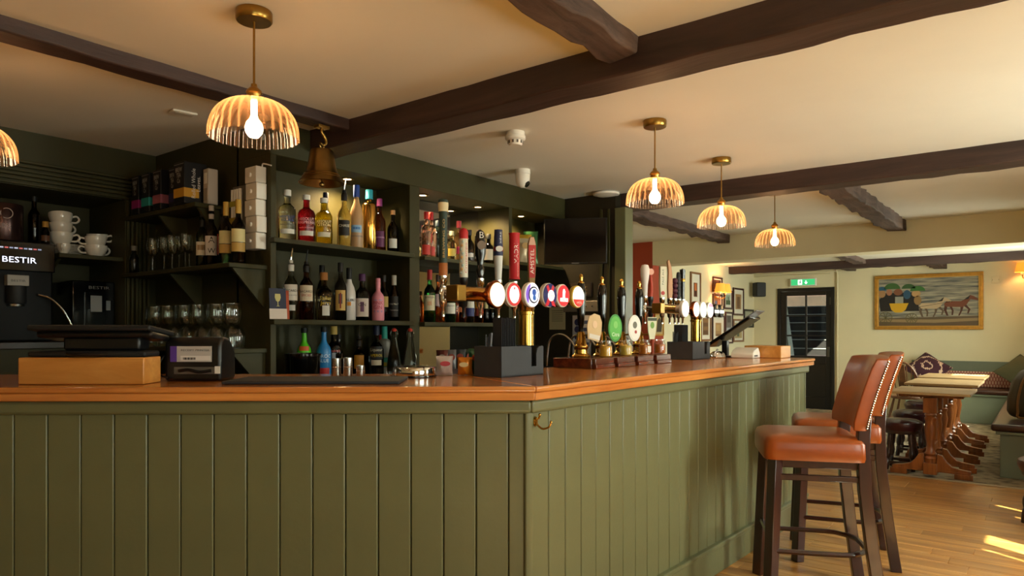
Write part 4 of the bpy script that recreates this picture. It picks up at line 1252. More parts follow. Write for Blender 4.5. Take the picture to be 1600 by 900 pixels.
TZ = 1.1008
def tower(label, x, y, x0, x1, zc, rb=0.033):
    t = thing('beer_tower', label, 'beer tower', (x, y, TZ))
    zc -= TZ
    MB().lathe([(0, 0), (0.062, 0), (0.064, 0.006), (0.050, 0.016), (0.038, 0.028), (0.037, zc - 0.085), (0.041, zc - 0.083), (0.041, zc - 0.07), (0.037, zc - 0.068), (0.040, zc - 0.05), (0.052, zc - 0.02), (0.03, zc)], 28).build('column', POLBRASS, t)
    bar_ = MB().lathe([(0, 0), (rb, 0), (rb, x1 - x0), (0, x1 - x0)], 28, T(x0 - x, 0, zc) @ RY(R(90))).build('tap_bar', POLBRASS, t)
    MB().box(x0 - x - 0.012, x0 - x + 0.045, -0.034, 0.034, zc - 0.035, zc + 0.035).build('end_block', BRASS, t, bevel=0.004)
    return t, zc
def tap(t, x, z, black=False):
    """tap body on the staff side: chrome stem with a nozzle"""
    m = STEEL
    tp = MB().tube([(0, 0.03, 0.0), (0, 0.075, 0.004), (0, 0.11, 0.010)], 0.013, 12).build('tap', m, t, loc=(x, 0, z))
    MB().lathe([(0, -0.10), (0.008, -0.10), (0.008, -0.06), (0.016, -0.05), (0.020, -0.02), (0.020, 0.012), (0.015, 0.02), (0.015, 0.05), (0.019, 0.055), (0.019, 0.085), (0, 0.085)], 16).build('tap_body', BLACK if black else CHROME, tp, loc=(0, 0.11, 0.0))
    return tp

t1, zc = tower('brass beer tower with six lit badges on the near part of the bar', 2.74, 2.03, 2.215, 3.10, 1.458)
def rel(u): return u - 2.74
band = lambda r, a, b: [(r * math.cos(q), r * math.sin(q)) for q in [a + (b - a) * i / 20 for i in range(21)]]
lens(t1, rel(2.392), zc - 0.003, 0.062, COPPER, [(disc_poly(0.053), 'fff0cc', 0.75), (disc_poly(0.030), 'fff6dc', 0.95)], -0.03)
lens(t1, rel(2.512), zc + 0.002, 0.057, WHITE, [(disc_poly(0.053), 'b83434', 0.5), (disc_poly(0.040, sx=0.9), 'fff6ee', 0.8), (disc_poly(0.006, cz=0.028), 'c07070', 0.6)], -0.03)
lens(t1, rel(2.655), zc + 0.006, 0.060, WHITE, [(disc_poly(0.056), 'e8e2f0', 0.7), (band(0.054, R(110), R(230)), '7050b0', 0.7), (disc_poly(0.040, cx=0.006), '101010', 0), (disc_poly(0.033, cx=0.006), 'e8e8f4', 1.2), (disc_poly(0.016, cx=0.006, cz=0.012), '2c4c94', 0.6), (disc_poly(0.013, cx=0.006, cz=-0.014), '30589c', 0.6)], -0.03)
b4 = lens(t1, rel(2.80), zc + 0.010, 0.059, WHITE, [(disc_poly(0.057), '1c2458', 0.25), ([(-0.045, -0.056), (-0.015, -0.050), (0.035, 0.040), (0.020, 0.050)], 'b82430', 0.4), ([(0.045, -0.056), (0.015, -0.050), (-0.035, 0.040), (-0.020, 0.050)][::-1], 'b82430', 0.4), (disc_poly(0.027, cx=0.004, cz=-0.002), 'fbf6f2', 0.9)], -0.03)
lettering('1664', flat('b82430'), b4, (0.004, -0.078, -0.002), w=0.034)
b5 = lens(t1, rel(2.92), zc + 0.012, 0.058, WHITE, [(disc_poly(0.053), 'c02830', 0.6), ([(-0.012, -0.03), (0.012, -0.03), (0.009, 0.0), (0.012, 0.022), (0.004, 0.034), (-0.006, 0.032), (-0.010, 0.01)], 'f6ece8', 1.3), ([(-0.034, -0.030), (0.034, -0.030), (0.034, -0.012), (-0.034, -0.012)], 'f0e4e0', 1.0)], -0.03)
lettering('MADRI', flat('b02028'), b5, (0, -0.0765, -0.021), w=0.056)
b6 = lens(t1, rel(3.058), zc + 0.012, 0.058, mat('yellow ring', 'c8a840', 0.4), [(disc_poly(0.053), 'fff8ea', 1.0), (band(0.052, R(195), R(345)), 'c83028', 0.7)], -0.03)
lettering('AMSTEL', flat('f0e4d8'), b6, (0, -0.0765, -0.031), w=0.05)
# tall handles, staff side
hx = (2.267, 2.404, 2.523, 2.659, 2.788, 2.936)
def handle(par, name='tap_handle'):
    return None
def cyl_handle(tp, prof, m, z0, name='tap_handle', seg=20, M=None):
    return MB().lathe(prof, seg, (T(0, 0.11, z0) @ (M or T(0, 0, 0)))).build(name, m, tp)
FC = R(-39)   # handles are turned so their lettering looks at the drinkers' side
tp = tap(t1, rel(hx[0]), zc)
h = cyl_handle(tp, [(0, 0), (0.019, 0), (0.019, 0.03), (0.019, 0.275), (0.022, 0.31), (0.0225, 0.335), (0.018, 0.34), (0, 0.34)], flat('22352c'), 0.082)
cyl_handle(h, [(0.0195, 0.0), (0.0197, 0.055), (0.019, 0.056)], flat('a05c28'), 0.082, 'copper_band')
cyl_handle(h, [(0.0215, 0.285), (0.0235, 0.31), (0.0235, 0.325), (0.0225, 0.325)], flat('d0c39c'), 0.082, 'cream_band')
lettering('BREWING CO', flat('b89858'), h, (0, 0.11, 0.082 + 0.165), rot=(0, 0, FC), h=0.010, w=0.17, wrap=0.0196, vertical=True)
tp = tap(t1, rel(hx[1]), zc, True)
h = cyl_handle(tp, [(0, 0), (0.020, 0), (0.020, 0.205), (0.014, 0.222), (0, 0.228)], flat('d8d0bc'), 0.082)
cyl_handle(h, [(0.0203, 0.178), (0.0205, 0.210), (0.0145, 0.2235), (0.006, 0.228)], flat('b8282c'), 0.082, 'red_top')
lettering('Cruzcampo', flat('b83038'), h, (0, 0.11, 0.082 + 0.09), rot=(0, 0, FC + 0.5), h=0.016, w=0.14, wrap=0.0206, vertical=True)
for k in range(9):
    MB().sphere(0.0085, T(0, 0.11, 0.082) @ RZ(FC - 0.9 + 0.25 * (k % 3)) @ T(0, -0.0145, 0.02 + 0.018 * k), 8, 6).build('pattern_dot', flat(('9cb4b0', 'c89c5c', 'b0c0b8')[k % 3]), h)
tp = tap(t1, rel(hx[2]), zc)
h = cyl_handle(tp, [(0, 0), (0.014, 0), (0.020, 0.03), (0.016, 0.05), (0.016, 0.075), (0.026, 0.11), (0.029, 0.15), (0.027, 0.19), (0.018, 0.215), (0.010, 0.222), (0, 0.225)], GLOSSBLK, 0.09)
plate(disc_poly(0.021, sx=0.95), 0.0275, 0.030, mat('pewter badge', '6c5c50', 0.3, 0.9), h, 'oval_badge', T(0, 0.11, 0.24) @ RZ(FC))
lettering('B', flat('d8d4cc'), h, (-0.018, 0.11 - 0.024, 0.288), rot=(0, 0, FC), h=0.030)
tp = tap(t1, rel(hx[3]), zc)
h = cyl_handle(tp, [(0, 0), (0.015, 0), (0.022, 0.12), (0.0235, 0.15), (0.019, 0.255), (0, 0.258)], flat('cfccc6'), 0.075)
cyl_handle(h, [(0.0227, 0.128), (0.0240, 0.15), (0.0195, 0.256), (0.004, 0.2595)], flat('1c2348'), 0.075, 'navy_top')
cyl_handle(h, [(0.0243, 0.150), (0.0240, 0.172)], flat('8c2430'), 0.075, 'red_band')
plate(disc_poly(0.014, sx=1.3), 0.0235, 0.026, flat('d8d4d0'), h, 'oval_badge', T(0, 0.11, 0.075 + 0.161) @ RZ(FC))
lettering('BIÈRE', flat('c9ccd8'), h, (0, 0.11, 0.075 + 0.215), rot=(0, 0, FC + 0.3), h=0.012, w=0.06, wrap=0.0222, vertical=True)
tp = tap(t1, rel(hx[4]), zc)
h = cyl_handle(tp, [(0, 0), (0.029, 0), (0.029, 0.006), (0.0265, 0.009), (0.0265, 0.225), (0.029, 0.228), (0.029, 0.234), (0, 0.236)], flat('b41c24'), 0.095)
lettering('MADRI', flat('e0d4cc'), h, (0, 0.11, 0.095 + 0.13), rot=(0, 0, FC + 0.15), h=0.022, w=0.10, wrap=0.0268, vertical=True)
lettering('EXCEPCIONAL', flat('d8b0a8'), h, (0, 0.11, 0.095 + 0.05), rot=(0, 0, FC + 0.5), h=0.007, w=0.07, wrap=0.0268, vertical=True)
tp = tap(t1, rel(hx[5]), zc)
h = MB().prism([(-0.016, 0), (0.016, 0), (0.019, 0.05), (0.022, 0.16), (0.020, 0.21), (0.010, 0.245), (-0.010, 0.245), (-0.020, 0.21), (-0.022, 0.16), (-0.019, 0.05)], -0.012, 0.012, M=T(0, 0.11, 0.082) @ RZ(FC) @ MXZ).build('tap_handle', flat('8c6a34'), tp, bevel=0.004)
plate([(-0.015, 0.03), (0.015, 0.03), (0.0195, 0.16), (0.019, 0.20), (-0.019, 0.20), (-0.0195, 0.16)], 0.0121, 0.0132, flat('b02420'), h, 'red_panel', T(0, 0.11, 0.082) @ RZ(FC))
plate([(-0.019, 0.20), (0.019, 0.20), (0.009, 0.24), (-0.009, 0.24)], 0.0121, 0.0131, flat('c8a088'), h, 'pale_tip', T(0, 0.11, 0.082) @ RZ(FC))
lettering('AMSTEL', flat('e4d8cc'), h, (0.0133 * math.sin(FC), 0.11 - 0.0133 * math.cos(FC), 0.082 + 0.115), rot=(0, 0, FC), h=0.020, w=0.13, vertical=True)

# second tower
t2, zc2 = tower('brass beer tower with pale badges at the far part of the bar', 4.90, 2.07, 4.26, 5.18, 1.442)
def rel2(u): return u - 4.90
lens(t2, rel2(4.490), zc2, 0.058, WHITE, [(disc_poly(0.053), 'fff8f4', 1.3), (disc_poly(0.020, cz=0.02), 'd8a0b0', 0.7)], -0.03)
lens(t2, rel2(4.675), zc2, 0.058, COPPER, [(disc_poly(0.050), 'fff8ec', 1.2)], -0.03)
lens(t2, rel2(4.80), zc2, 0.058, WHITE, [(disc_poly(0.054), 'f0fae4', 1.2), (disc_poly(0.02), 'd8ecc0', 1.6)], -0.03)
lens(t2, rel2(4.93), zc2, 0.058, WHITE, [(disc_poly(0.053), 'fff2f0', 1.1), (band(0.05, R(30), R(150)), 'b84880', 0.6)], -0.03)
for uu in (5.05, 5.15):
    lens(t2, rel2(uu), zc2, 0.050, GLOSSBLK, [(disc_poly(0.046), '100c0a', 0), ([(-0.040, -0.018), (0.040, -0.018), (0.040, 0.004), (-0.040, 0.004)], 'f8f4ec', 1.4), (disc_poly(0.014, cz=0.026), 'a87c34', 0.3)], -0.03)
H2 = (4.30, 4.385, 4.565, 4.69, 4.775, 4.84, 4.915)
tp = tap(t2, rel2(H2[0]), zc2)
cyl_handle(tp, [(0, 0), (0.016, 0), (0.020, 0.08), (0.030, 0.15), (0.031, 0.19), (0.022, 0.215), (0, 0.22)], flat('d6cec6'), 0.082)
tp = tap(t2, rel2(H2[1]), zc2, True)
h = MB().tube([(0, 0.11, 0.082), (0, 0.105, 0.13), (-0.012, 0.10, 0.18), (-0.02, 0.10, 0.235)], [0.014, 0.013, 0.011, 0.010], 10).build('tap_handle', flat('a83a24'), tp)
plate(disc_poly(0.022), -0.008, 0.010, flat('d09a84'), h, 'round_top', T(-0.022, 0.10, 0.255) @ RZ(FC))
tp = tap(t2, rel2(H2[2]), zc2)
h = MB().prism([(-0.018, 0), (0.018, 0), (0.021, 0.08), (0.026, 0.15), (0.024, 0.225), (-0.020, 0.225), (-0.022, 0.10)], -0.014, 0.014, M=T(0, 0.11, 0.082) @ RZ(FC) @ MXZ).build('tap_handle', flat('cfc9b0'), tp, bevel=0.004)
plate(disc_poly(0.014, cz=0.035), 0.0141, 0.016, flat('a82c24'), h, 'red_patch', T(0, 0.11, 0.082) @ RZ(FC))
lettering('PALE ALE', flat('50684c'), h, (0.0145 * math.sin(FC), 0.11 - 0.0145 * math.cos(FC), 0.082 + 0.15), rot=(0, 0, FC), h=0.014, w=0.11, vertical=True)
tp = tap(t2, rel2(H2[3]), zc2)
MB().prism([(-0.016, 0), (0.016, 0), (0.020, 0.05), (0.018, 0.16), (0.010, 0.23), (-0.010, 0.285), (-0.022, 0.27), (-0.014, 0.20), (-0.018, 0.08)], -0.012, 0.012, M=T(0, 0.11, 0.082) @ RZ(FC) @ MXZ).build('tap_handle', flat('b98a64'), tp, bevel=0.004)
tp = tap(t2, rel2(H2[4]), zc2)
h = MB().tube([(0, 0.11, 0.082), (0, 0.11, 0.22)], 0.009, 8).build('tap_handle', flat('4c2028'), tp)
for k in range(4):
    MB().sphere(0.022, T(0, 0.11, 0.105 + 0.037 * k), 14, 8).build('plum_ball', flat('4a1c2c'), h)
tp = tap(t2, rel2(H2[5]), zc2)
h = cyl_handle(tp, [(0, 0), (0.015, 0), (0.016, 0.18), (0.012, 0.20), (0, 0.205)], flat('18191c'), 0.082)
for k in range(6):
    cyl_handle(h, [(0.0165, 0.02 + 0.025 * k), (0.0172, 0.028 + 0.025 * k), (0.0165, 0.036 + 0.025 * k)], flat('2c2e34'), 0.082, 'grip_ring')
tp = tap(t2, rel2(H2[6]), zc2)
h = cyl_handle(tp, [(0, 0), (0.014, 0), (0.019, 0.17), (0.022, 0.225), (0, 0.235)], GLOSSBLK, 0.082)
cyl_handle(h, [(0.0185, 0.135), (0.0195, 0.14), (0.0197, 0.155), (0.0187, 0.158)], BRASS, 0.082, 'gold_band')

# ================================================================ hand pumps
pb = thing('pump_plinth', 'mahogany plinth with four stepped fronts under the hand pumps', 'plinth', (3.03, 1.835, TZ), R(-0.6))
MB().box(0, 0.91, 0.0, 0.235, 0, 0.052).build('plinth_body', MAHOG, pb, bevel=0.003)
for k in range(4):
    MB().prism([(0, 0), (0.185, 0), (0.185, -0.026), (0, -0.026)][::-1], 0, 0.020, M=T(0.008 + 0.226 * k, 0, 0)).build('step_block', MAHOG, pb, bevel=0.003)
    MB().box(0.008 + 0.226 * k, 0.193 + 0.226 * k, -0.020, 0.0, 0.020, 0.0515).build('step_block', MAHOG, pb, bevel=0.003)
CLIPS = [
    ('hand pump with black handle and peach coloured oval clip, nearest the brass tower', ('c8a878', 'd8b48c', 'cfc4b4'), 'shield'),
    ('hand pump with black handle and green hop clip', ('3c8a3a', '7cc060', 'cfe0c0'), 'oval'),
    ('hand pump with black handle and white portrait clip', ('dad4c8', '6c6c60', 'a8443c'), 'oval'),
    ('hand pump with black handle and pale tapered clip, farthest of the four', ('c9c6a8', '6c9444', '3a4030'), 'taper')]
for k, uu in enumerate((3.172, 3.392, 3.618, 3.840)):
    lab, cols, shp = CLIPS[k]
    p = thing('hand_pump', lab, 'beer pump', (uu, 1.985, 1.1535), 0, 'hand pumps on the plinth')
    MB().lathe([(0, 0), (0.050, 0), (0.052, 0.006), (0.046, 0.012), (0.036, 0.020), (0.034, 0.040), (0.040, 0.048), (0.040, 0.058), (0.032, 0.066), (0.026, 0.095), (0.022, 0.125), (0.018, 0.135), (0, 0.138)], 24).build('pump_base', POLBRASS, p)
    MB().lathe([(0.013, 0.136), (0.013, 0.16), (0.017, 0.175), (0.021, 0.23), (0.026, 0.30), (0.0275, 0.335), (0.024, 0.375), (0.017, 0.395), (0, 0.398)], 20).build('pump_handle', GLOSSBLK, p)
    MB().lathe([(0.017, 0.394), (0.018, 0.40), (0.010, 0.405), (0.009, 0.415), (0.012, 0.424), (0.010, 0.438), (0.004, 0.444), (0, 0.446)], 16).build('finial', POLBRASS, p)
    MB().tube([(0, 0.0, 0.115), (0.0, -0.05, 0.118), (0.0, -0.085, 0.125)], 0.005, 8).build('clip_arm', BRASS, p)
    if shp == 'oval':
        out = disc_poly(0.076, 28, sx=0.74)
    elif shp == 'shield':
        out = [(-0.05, -0.055), (0.03, -0.075), (0.052, -0.03), (0.056, 0.03), (0.04, 0.066), (0.0, 0.076), (-0.04, 0.06), (-0.056, 0.01)]
    else:
        out = [(-0.022, -0.066), (0.022, -0.066), (0.036, -0.02), (0.044, 0.066), (-0.044, 0.066), (-0.036, -0.02)]
    A = R(-12)
    M = T(-0.012, -0.088, 0.155) @ RZ(A)
    c = plate(out, 0, 0.005, flat(cols[0]), p, 'pump_clip', M)
    if shp == 'oval':
        plate([(x * 0.82, y * 0.86) for x, y in out], 0.0052, 0.0062, flat(('5cae48' if k == 1 else 'e4e0d6')), c, 'clip_print', M)
    plate(disc_poly(0.020, 16, cz=0.018, sx=0.9), 0.0064, 0.0074, flat(cols[1]), c, 'clip_print', M)
    if k == 1:
        lettering('Citra', flat('dfeed6'), c, M @ Vector((0, -0.0075, -0.035)), rot=(0, 0, A), w=0.06)
    elif k == 0:
        plate([(-0.045, -0.050), (0.035, -0.066), (0.040, -0.042), (-0.042, -0.028)], 0.0064, 0.0074, flat(cols[2]), c, 'clip_print', M)
    elif k == 2:
        plate(disc_poly(0.010, 12, cz=-0.022, cx=0.006), 0.0076, 0.0084, flat(cols[2]), c, 'clip_print', M)
    else:
        plate([(-0.040, 0.044), (0.040, 0.044), (0.043, 0.062), (-0.043, 0.062)], 0.0064, 0.0074, flat(cols[2]), c, 'clip_print', M)
    # swan neck over the sink
    MB().tube([(0.05, 0.03, 0.02), (0.06, 0.075, 0.05), (0.07, 0.11, 0.085), (0.075, 0.16, 0.115), (0.08, 0.22, 0.115), (0.08, 0.26, 0.08), (0.08, 0.275, 0.0), (0.08, 0.28, -0.06)], 0.006, 8).build('swan_neck', STEEL, p)
for k, (uu, c, lab) in enumerate(((3.262, 'e0a428', 'sample jar of golden beer beside the peach clip pump'), (3.485, 'dab444', 'sample jar of pale yellow beer beside the green clip pump'),
                                  (3.715, 'cc7428', 'sample jar of copper beer with white tag beside the portrait clip pump'), (3.915, 'c0601e', 'sample jar of amber beer at the end of the plinth'))):
    j = thing('sample_jar', lab, 'jar', (uu, 1.885, 1.1535), 0, 'beer sample jars')
    MB().lathe([(0, 0.001), (0.033, 0.001), (0.036, 0.006), (0.036, 0.062), (0.030, 0.070), (0.030, 0.076), (0.028, 0.076), (0.034, 0.06), (0.034, 0.008), (0, 0.004)], 20).build('jar_glass', GLASS, j)
    MB().lathe([(0, 0.005), (0.0335, 0.005), (0.0335, 0.058), (0, 0.058)], 20).build('beer', mat('beer ' + c, c, 0.1, trans=0.0, ior=1.33), j)
    MB().lathe([(0.029, 0.077), (0.033, 0.078), (0.033, 0.088), (0, 0.092)], 20).build('lid', GLASS, j)
    MB().tube([(0.032, 0, 0.07), (0.044, 0, 0.078), (0.046, 0, 0.060), (0.040, 0, 0.045)], 0.002, 6).build('clip_wire', STEEL, j)
    if k == 2:
        arc_patch(0.0368, 0.6, 0.015, 0.05).build('white_tag', PAPER, j)

# ================================================================ menu boxes
def menu_box(label, x, y, w, d, hh):
    t = thing('menu_box', label, 'menu box', (x, y, TZ), R(-2.3), 'slate menu boxes on the bar')
    a = 0.006
    MB().box(0, w, 0, d, 0, a).build('box_floor', SLATE, t)
    n = 10
    notch = [(0, 0), (w, 0), (w, hh * 0.98), (w - 0.028, hh * 0.98), (w - 0.042, hh * 0.9), (w - 0.05, hh * 0.72), (w - 0.05, hh * 0.30), (w - 0.085, hh * 0.30), (w - 0.085, hh * 0.95), (w - 0.092, hh), (0, hh)]
    MB().prism(notch, -a, 0, M=MXZ).build('front_panel', SLATE, t)
    MB().box(0, w, d - a, d, a, hh).build('back_panel', SLATE, t)
    MB().box(0, a, a, d - a, a, hh).build('side_panel', SLATE, t)
    MB().box(w - a, w, a, d - a, a, hh).build('side_panel', SLATE, t)
    MB().box(a, w - a, d * 0.48, d * 0.48 + a, a, hh * 0.95).build('partition', SLATE, t)
    return t
def menus(label, x, y, w, n, hh, group):
    for k in range(n):
        o = MB().box(-0.001, 0.001, 0, w, 0, hh - 0.002 * (k % 3)).build('menu', mat('menu card', '242529', 0.6), loc=(x + k * 0.0118, y, TZ + 0.0065), rot=(0, 0, R(-2.3)))
        tag(o, label, 'menu', group)
menu_box('slate grey menu box near the chamfered corner of the bar', 2.258, 1.800, 0.285, 0.155, 0.128)
menus('tall dark menu card standing in the menu box near the corner', 2.368, 1.885, 0.052, 9, 0.245, 'menus in the near box')
for k in range(3):
    o = MB().box(0, 0.05, 0, 0.06, 0, 0.004).build('napkin_pack', mat('dark napkin', '1b1f2c', 0.8), loc=(2.505, 1.815, TZ + 0.0075 + 0.02 * k), rot=(0, 0, R(-2.3)))
    bpy.data.objects.remove(o)
menu_box('slate grey menu box in front of the farther beer tower', 4.330, 1.850, 0.265, 0.185, 0.118)
menus('tall dark menu card standing in the menu box by the farther tower', 4.40, 1.950, 0.065, 8, 0.225, 'menus in the far box')
def straw_pot(label, x, y, n, cols):
    t = thing('straw_bundle', label, 'straws', (x, y, TZ + 0.0065))
    rnd = random.Random(int(x * 100))
    for k in range(n):
        a, b = rnd.uniform(-0.015, 0.015), rnd.uniform(-0.012, 0.012)
        MB().tube([(a, b, 0), (a * 1.8 + 0.01, b * 1.5, 0.17 + rnd.uniform(-0.01, 0.01))], 0.003, 6).build('straw', flat(cols[k % len(cols)]), t)
straw_pot('bundle of striped straws behind the near menu box cards', 2.303, 1.915, 8, ('6c6e74', '2a2b30'))
straw_pot('bundle of black straws in the menu box by the farther tower', 4.365, 1.995, 8, ('141416', '202024'))

# ================================================================ till and printers
dirL = (math.cos(LA), math.sin(LA))
def on_left(s_, d_):
    """point on the chamfered worktop: s_ metres left of the corner along the front edge, d_ metres in from it"""
    return (CX - s_ * math.cos(LA) - d_ * math.sin(LA), CY - s_ * math.sin(LA) + d_ * math.cos(LA))
x, y = on_left(1.645, 0.115)
blk = thing('till_plinth', 'pale oak block under the black till', 'plinth', (x, y, TZ), LA)
MB().box(-0.225, 0.225, 0, 0.13, 0, 0.098).build('block', OAKL, blk, bevel=0.004)
t = thing('till', 'black touch screen till seen from behind on the oak block', 'till', (x, y + 0.0, TZ + 0.0988), LA)
MB().box(-0.20, 0.225, 0.01, 0.125, 0.0, 0.022).build('till_base', BLACKM, t, bevel=0.008)
MB().box(-0.09, 0.19, 0.04, 0.12, 0.022, 0.075).build('neck', BLACK, t, bevel=0.01)
MT = T(0.03, 0.0, 0.108) @ RX(R(-7))
scr = MB().box(-0.225, 0.215, 0, 0.20, -0.010, 0.010, M=MT).build('screen_shell', BLACKM, t, bevel=0.006)
MB().box(-0.205, 0.195, 0.012, 0.19, 0.0101, 0.0115, M=MT).build('screen_glass', GLOSSBLK, scr)
MB().box(-0.20, 0.22, 0.012, 0.16, -0.035, -0.0102, M=MT).build('screen_back', BLACK, t, bevel=0.012)
lettering('touchscreen', flat('55555a'), t, (0.07, 0.0105, 0.085), w=0.07, h=0.006)
MB().tube([(-0.08, 0.03, 0.014), (-0.02, -0.005, 0.010), (0.05, 0.0, 0.009), (0.10, 0.02, 0.014)], 0.007, 8).build('cable', BLACK, t)
x, y = on_left(1.312, 0.27)
t = thing('receipt_printer', 'black receipt printer with white and purple sticker beside the till', 'printer', (x, y, TZ), LA + R(-2))
pr = [(-0.115, 0), (0.115, 0), (0.115, 0.12), (0.09, 0.172), (0.07, 0.178), (-0.075, 0.178), (-0.105, 0.165), (-0.115, 0.13)]
MB().prism([(0, 0), (0.14, 0), (0.14, 0.11), (0.09, 0.165), (0.03, 0.172), (0.008, 0.160), (0, 0.135)], -0.11, 0.11, M=T(0, 0, 0) @ RZ(R(90)) @ MXZ @ S(1, 1, 1)).build('printer_shell', BLACK, t, bevel=0.012, segs=3)
MB().box(-0.085, 0.075, -0.0018, 0.0, 0.075, 0.135).build('sticker', flat('b8b4b0'), t)
MB().box(-0.085, -0.06, -0.0028, -0.0018, 0.075, 0.135).build('sticker_band', flat('5c3c98'), t)
MB().box(-0.045, 0.070, -0.0028, -0.0018, 0.080, 0.098).build('sticker_code', flat('dcd8d4'), t)
lettering('RECEIPT PRINTER', flat('4a4848'), t, (0.012, -0.0028, 0.120), w=0.11, h=0.007)
for k in range(12):
    MB().box(-0.035 + 0.004 * k, -0.0335 + 0.004 * k + 0.001 * (k % 3), -0.0034, -0.0029, 0.083, 0.092).build('bar_stripe', flat('2a2828'), t)
MB().box(-0.07, 0.10, -0.003, 0.0, 0.028, 0.055).build('port_panel', mat('port panel', '5c564e', 0.4), t)
MB().tube([(-0.05, -0.004, 0.04), (-0.01, -0.012, 0.045), (0.03, -0.012, 0.036), (0.075, -0.005, 0.042)], 0.006, 8).build('plug_lead', BLACK, t)
MB().box(0.088, 0.108, -0.004, 0.0, 0.03, 0.058).build('port_label', WHITE, t)
MB().tube([(-0.118, 0.02, 0.10), (-0.128, 0.0, 0.07), (-0.125, -0.01, 0.03), (-0.09, -0.012, 0.012)], 0.004, 8).build('cable', BLACK, t)
x, y = on_left(1.93, 0.46)
t = thing('sugar_bowl', 'white lidded bowl on the bar behind the oak block', 'bowl', (x, y, TZ), LA)
MB().lathe([(0, 0), (0.045, 0), (0.05, 0.006), (0.068, 0.03), (0.07, 0.045), (0.066, 0.046), (0, 0.046)], 28).build('bowl', WHITEC, t)
MB().lathe([(0.071, 0.0465), (0.06, 0.058), (0.03, 0.068), (0.008, 0.072), (0.010, 0.082), (0, 0.086)], 28).build('lid', WHITEC, t)
# bar mat
x0, y0 = on_left(1.135, 0.10)
m_ = MB().box(0, 0.64, 0, 0.27, 0, 0.012).build('bar_mat', mat('rubber mat', '2a2b2e', 0.7, bump=0.3, bscale=300), loc=(x0, y0, TZ), rot=(0, 0, LA), bevel=0.004)
tag(m_, 'long dark rubber bar mat beside the printer', 'bar mat')
# steel measures on the mat
for k, (s_, d_, r_, h_, lab) in enumerate(((0.83, 0.58, 0.019, 0.075, 'tall steel spirit measure nearest the ice bucket'), (0.78, 0.575, 0.020, 0.078, 'tall steel spirit measure in the middle of the three'), (0.725, 0.57, 0.019, 0.045, 'short steel spirit measure beside the two tall ones'))):
    x, y = on_left(s_, d_)
    t = thing('spirit_measure', lab, 'measure', (x, y, TZ), 0, 'steel measures')
    MB().lathe([(0, 0), (r_ * 0.96, 0), (r_, 0.003), (r_, h_), (r_ * 0.94, h_), (r_ * 0.92, 0.004), (0, 0.003)], 24).build('measure_cup', STEEL, t)
    MB().lathe([(r_ * 1.0, h_ * 0.48), (r_ * 1.05, h_ * 0.5), (r_ * 1.0, h_ * 0.52)], 24).build('waist_ring', CHROME, t)
# shallow silver dish
x, y = 2.085, 2.135
t = thing('silver_dish', 'round polished steel dish with embossed lid beside the bar mat', 'dish', (x, y, TZ), face_cam(x, y))
MB().lathe([(0, 0), (0.088, 0), (0.091, 0.004), (0.090, 0.036), (0.086, 0.042), (0.080, 0.043), (0.03, 0.047), (0, 0.048)], 40).build('dish_body', CHROME, t)
MB().lathe([(0.090, 0.0), (0.094, 0.002), (0.094, 0.006), (0.090, 0.008)], 40).build('foot_ring', GLOSSBLK, t)
o = lettering('Zac & 52', STEEL, t, (0, 0, 0.0475), rot=(R(-90), 0, 0), w=0.12, h=0.06)
o.location = (0, 0, 0.0485)
# snack bags at the back of the worktop
fc = face_cam(2.1, 2.0)
gz = TZ + 0.001
packet('white and red snack bag leaning behind the silver dish', 2.215, 2.085, gz, 0.075, 0.085, ('c8b8b0', 'b03c44'), fc + 0.1, R(10), group='snack bags on the bar')
packet('orange snack bag beside the white and red one', 2.282, 2.022, gz, 0.068, 0.080, ('c8781c', 'd8c490'), fc - 0.2, R(12), group='snack bags on the bar')
packet('green and teal snack bag next to the near menu box', 2.335, 2.005, gz, 0.07, 0.115, ('1c5c44', 'a04c3c'), fc, R(4), group='snack bags on the bar')
bx = thing('snack_tray', 'dark tray of folded snack packets at the back counter', 'tray', (3.36, 3.10, 0.981), 0)
MB().box(0, 0.42, 0, 0.24, 0, 0.01).box(0, 0.42, 0, 0.008, 0.01, 0.06).box(0, 0.42, 0.232, 0.24, 0.01, 0.06).box(0, 0.008, 0.008, 0.232, 0.01, 0.06).box(0.412, 0.42, 0.008, 0.232, 0.01, 0.06).build('tray', mat('tray brown', '3a2018', 0.5), bx)
fc = face_cam(3.5, 3.2)
for k, (xx, c, lab) in enumerate(((3.40, ('5c2c28', '9c8c80'), 'maroon snack packet at the near end of the tray'), (3.49, ('6c6c70', 'a04838'), 'grey snack packet in the tray'), (3.58, ('3c4448', '8c3c30'), 'slate coloured snack packet in the tray'), (3.68, ('2c3c34', 'a04c3c'), 'dark green snack packet at the far end of the tray'))):
    packet(lab, xx, 3.22, 0.994, 0.08, 0.17, c, fc + 0.2 * (k % 2), R(-8), group='snack packets in the tray')

# ---- far end of the worktop: second till, printer, plinth, dish
t = thing('oak_block', 'pale oak block at the far end of the bar', 'plinth', (4.960, 1.475, TZ), R(-2.3))
MB().box(0, 0.20, 0, 0.26, 0, 0.085).build('block', OAKL, t, bevel=0.004)
t = thing('card_printer', 'white receipt printer lying at the far end of the bar', 'printer', (4.82, 1.62, TZ), R(-2.3))
MB().prism([(0, 0), (0.13, 0), (0.13, 0.035), (0.10, 0.075), (0.03, 0.055), (0, 0.03)], 0, 0.16, M=T(0, 0.16, 0) @ MXZ).build('printer_shell', WHITE, t, bevel=0.006)
MB().box(0.02, 0.08, -0.0012, 0, 0.012, 0.022).build('paper_slot', flat('4a4846'), t)
t = thing('tablet_till', 'black tilted tablet till over the white printer', 'till', (4.90, 1.80, TZ), R(-2.3))
MB().box(-0.03, 0.09, 0.0, 0.12, 0, 0.012).build('foot', BLACK, t, bevel=0.004)
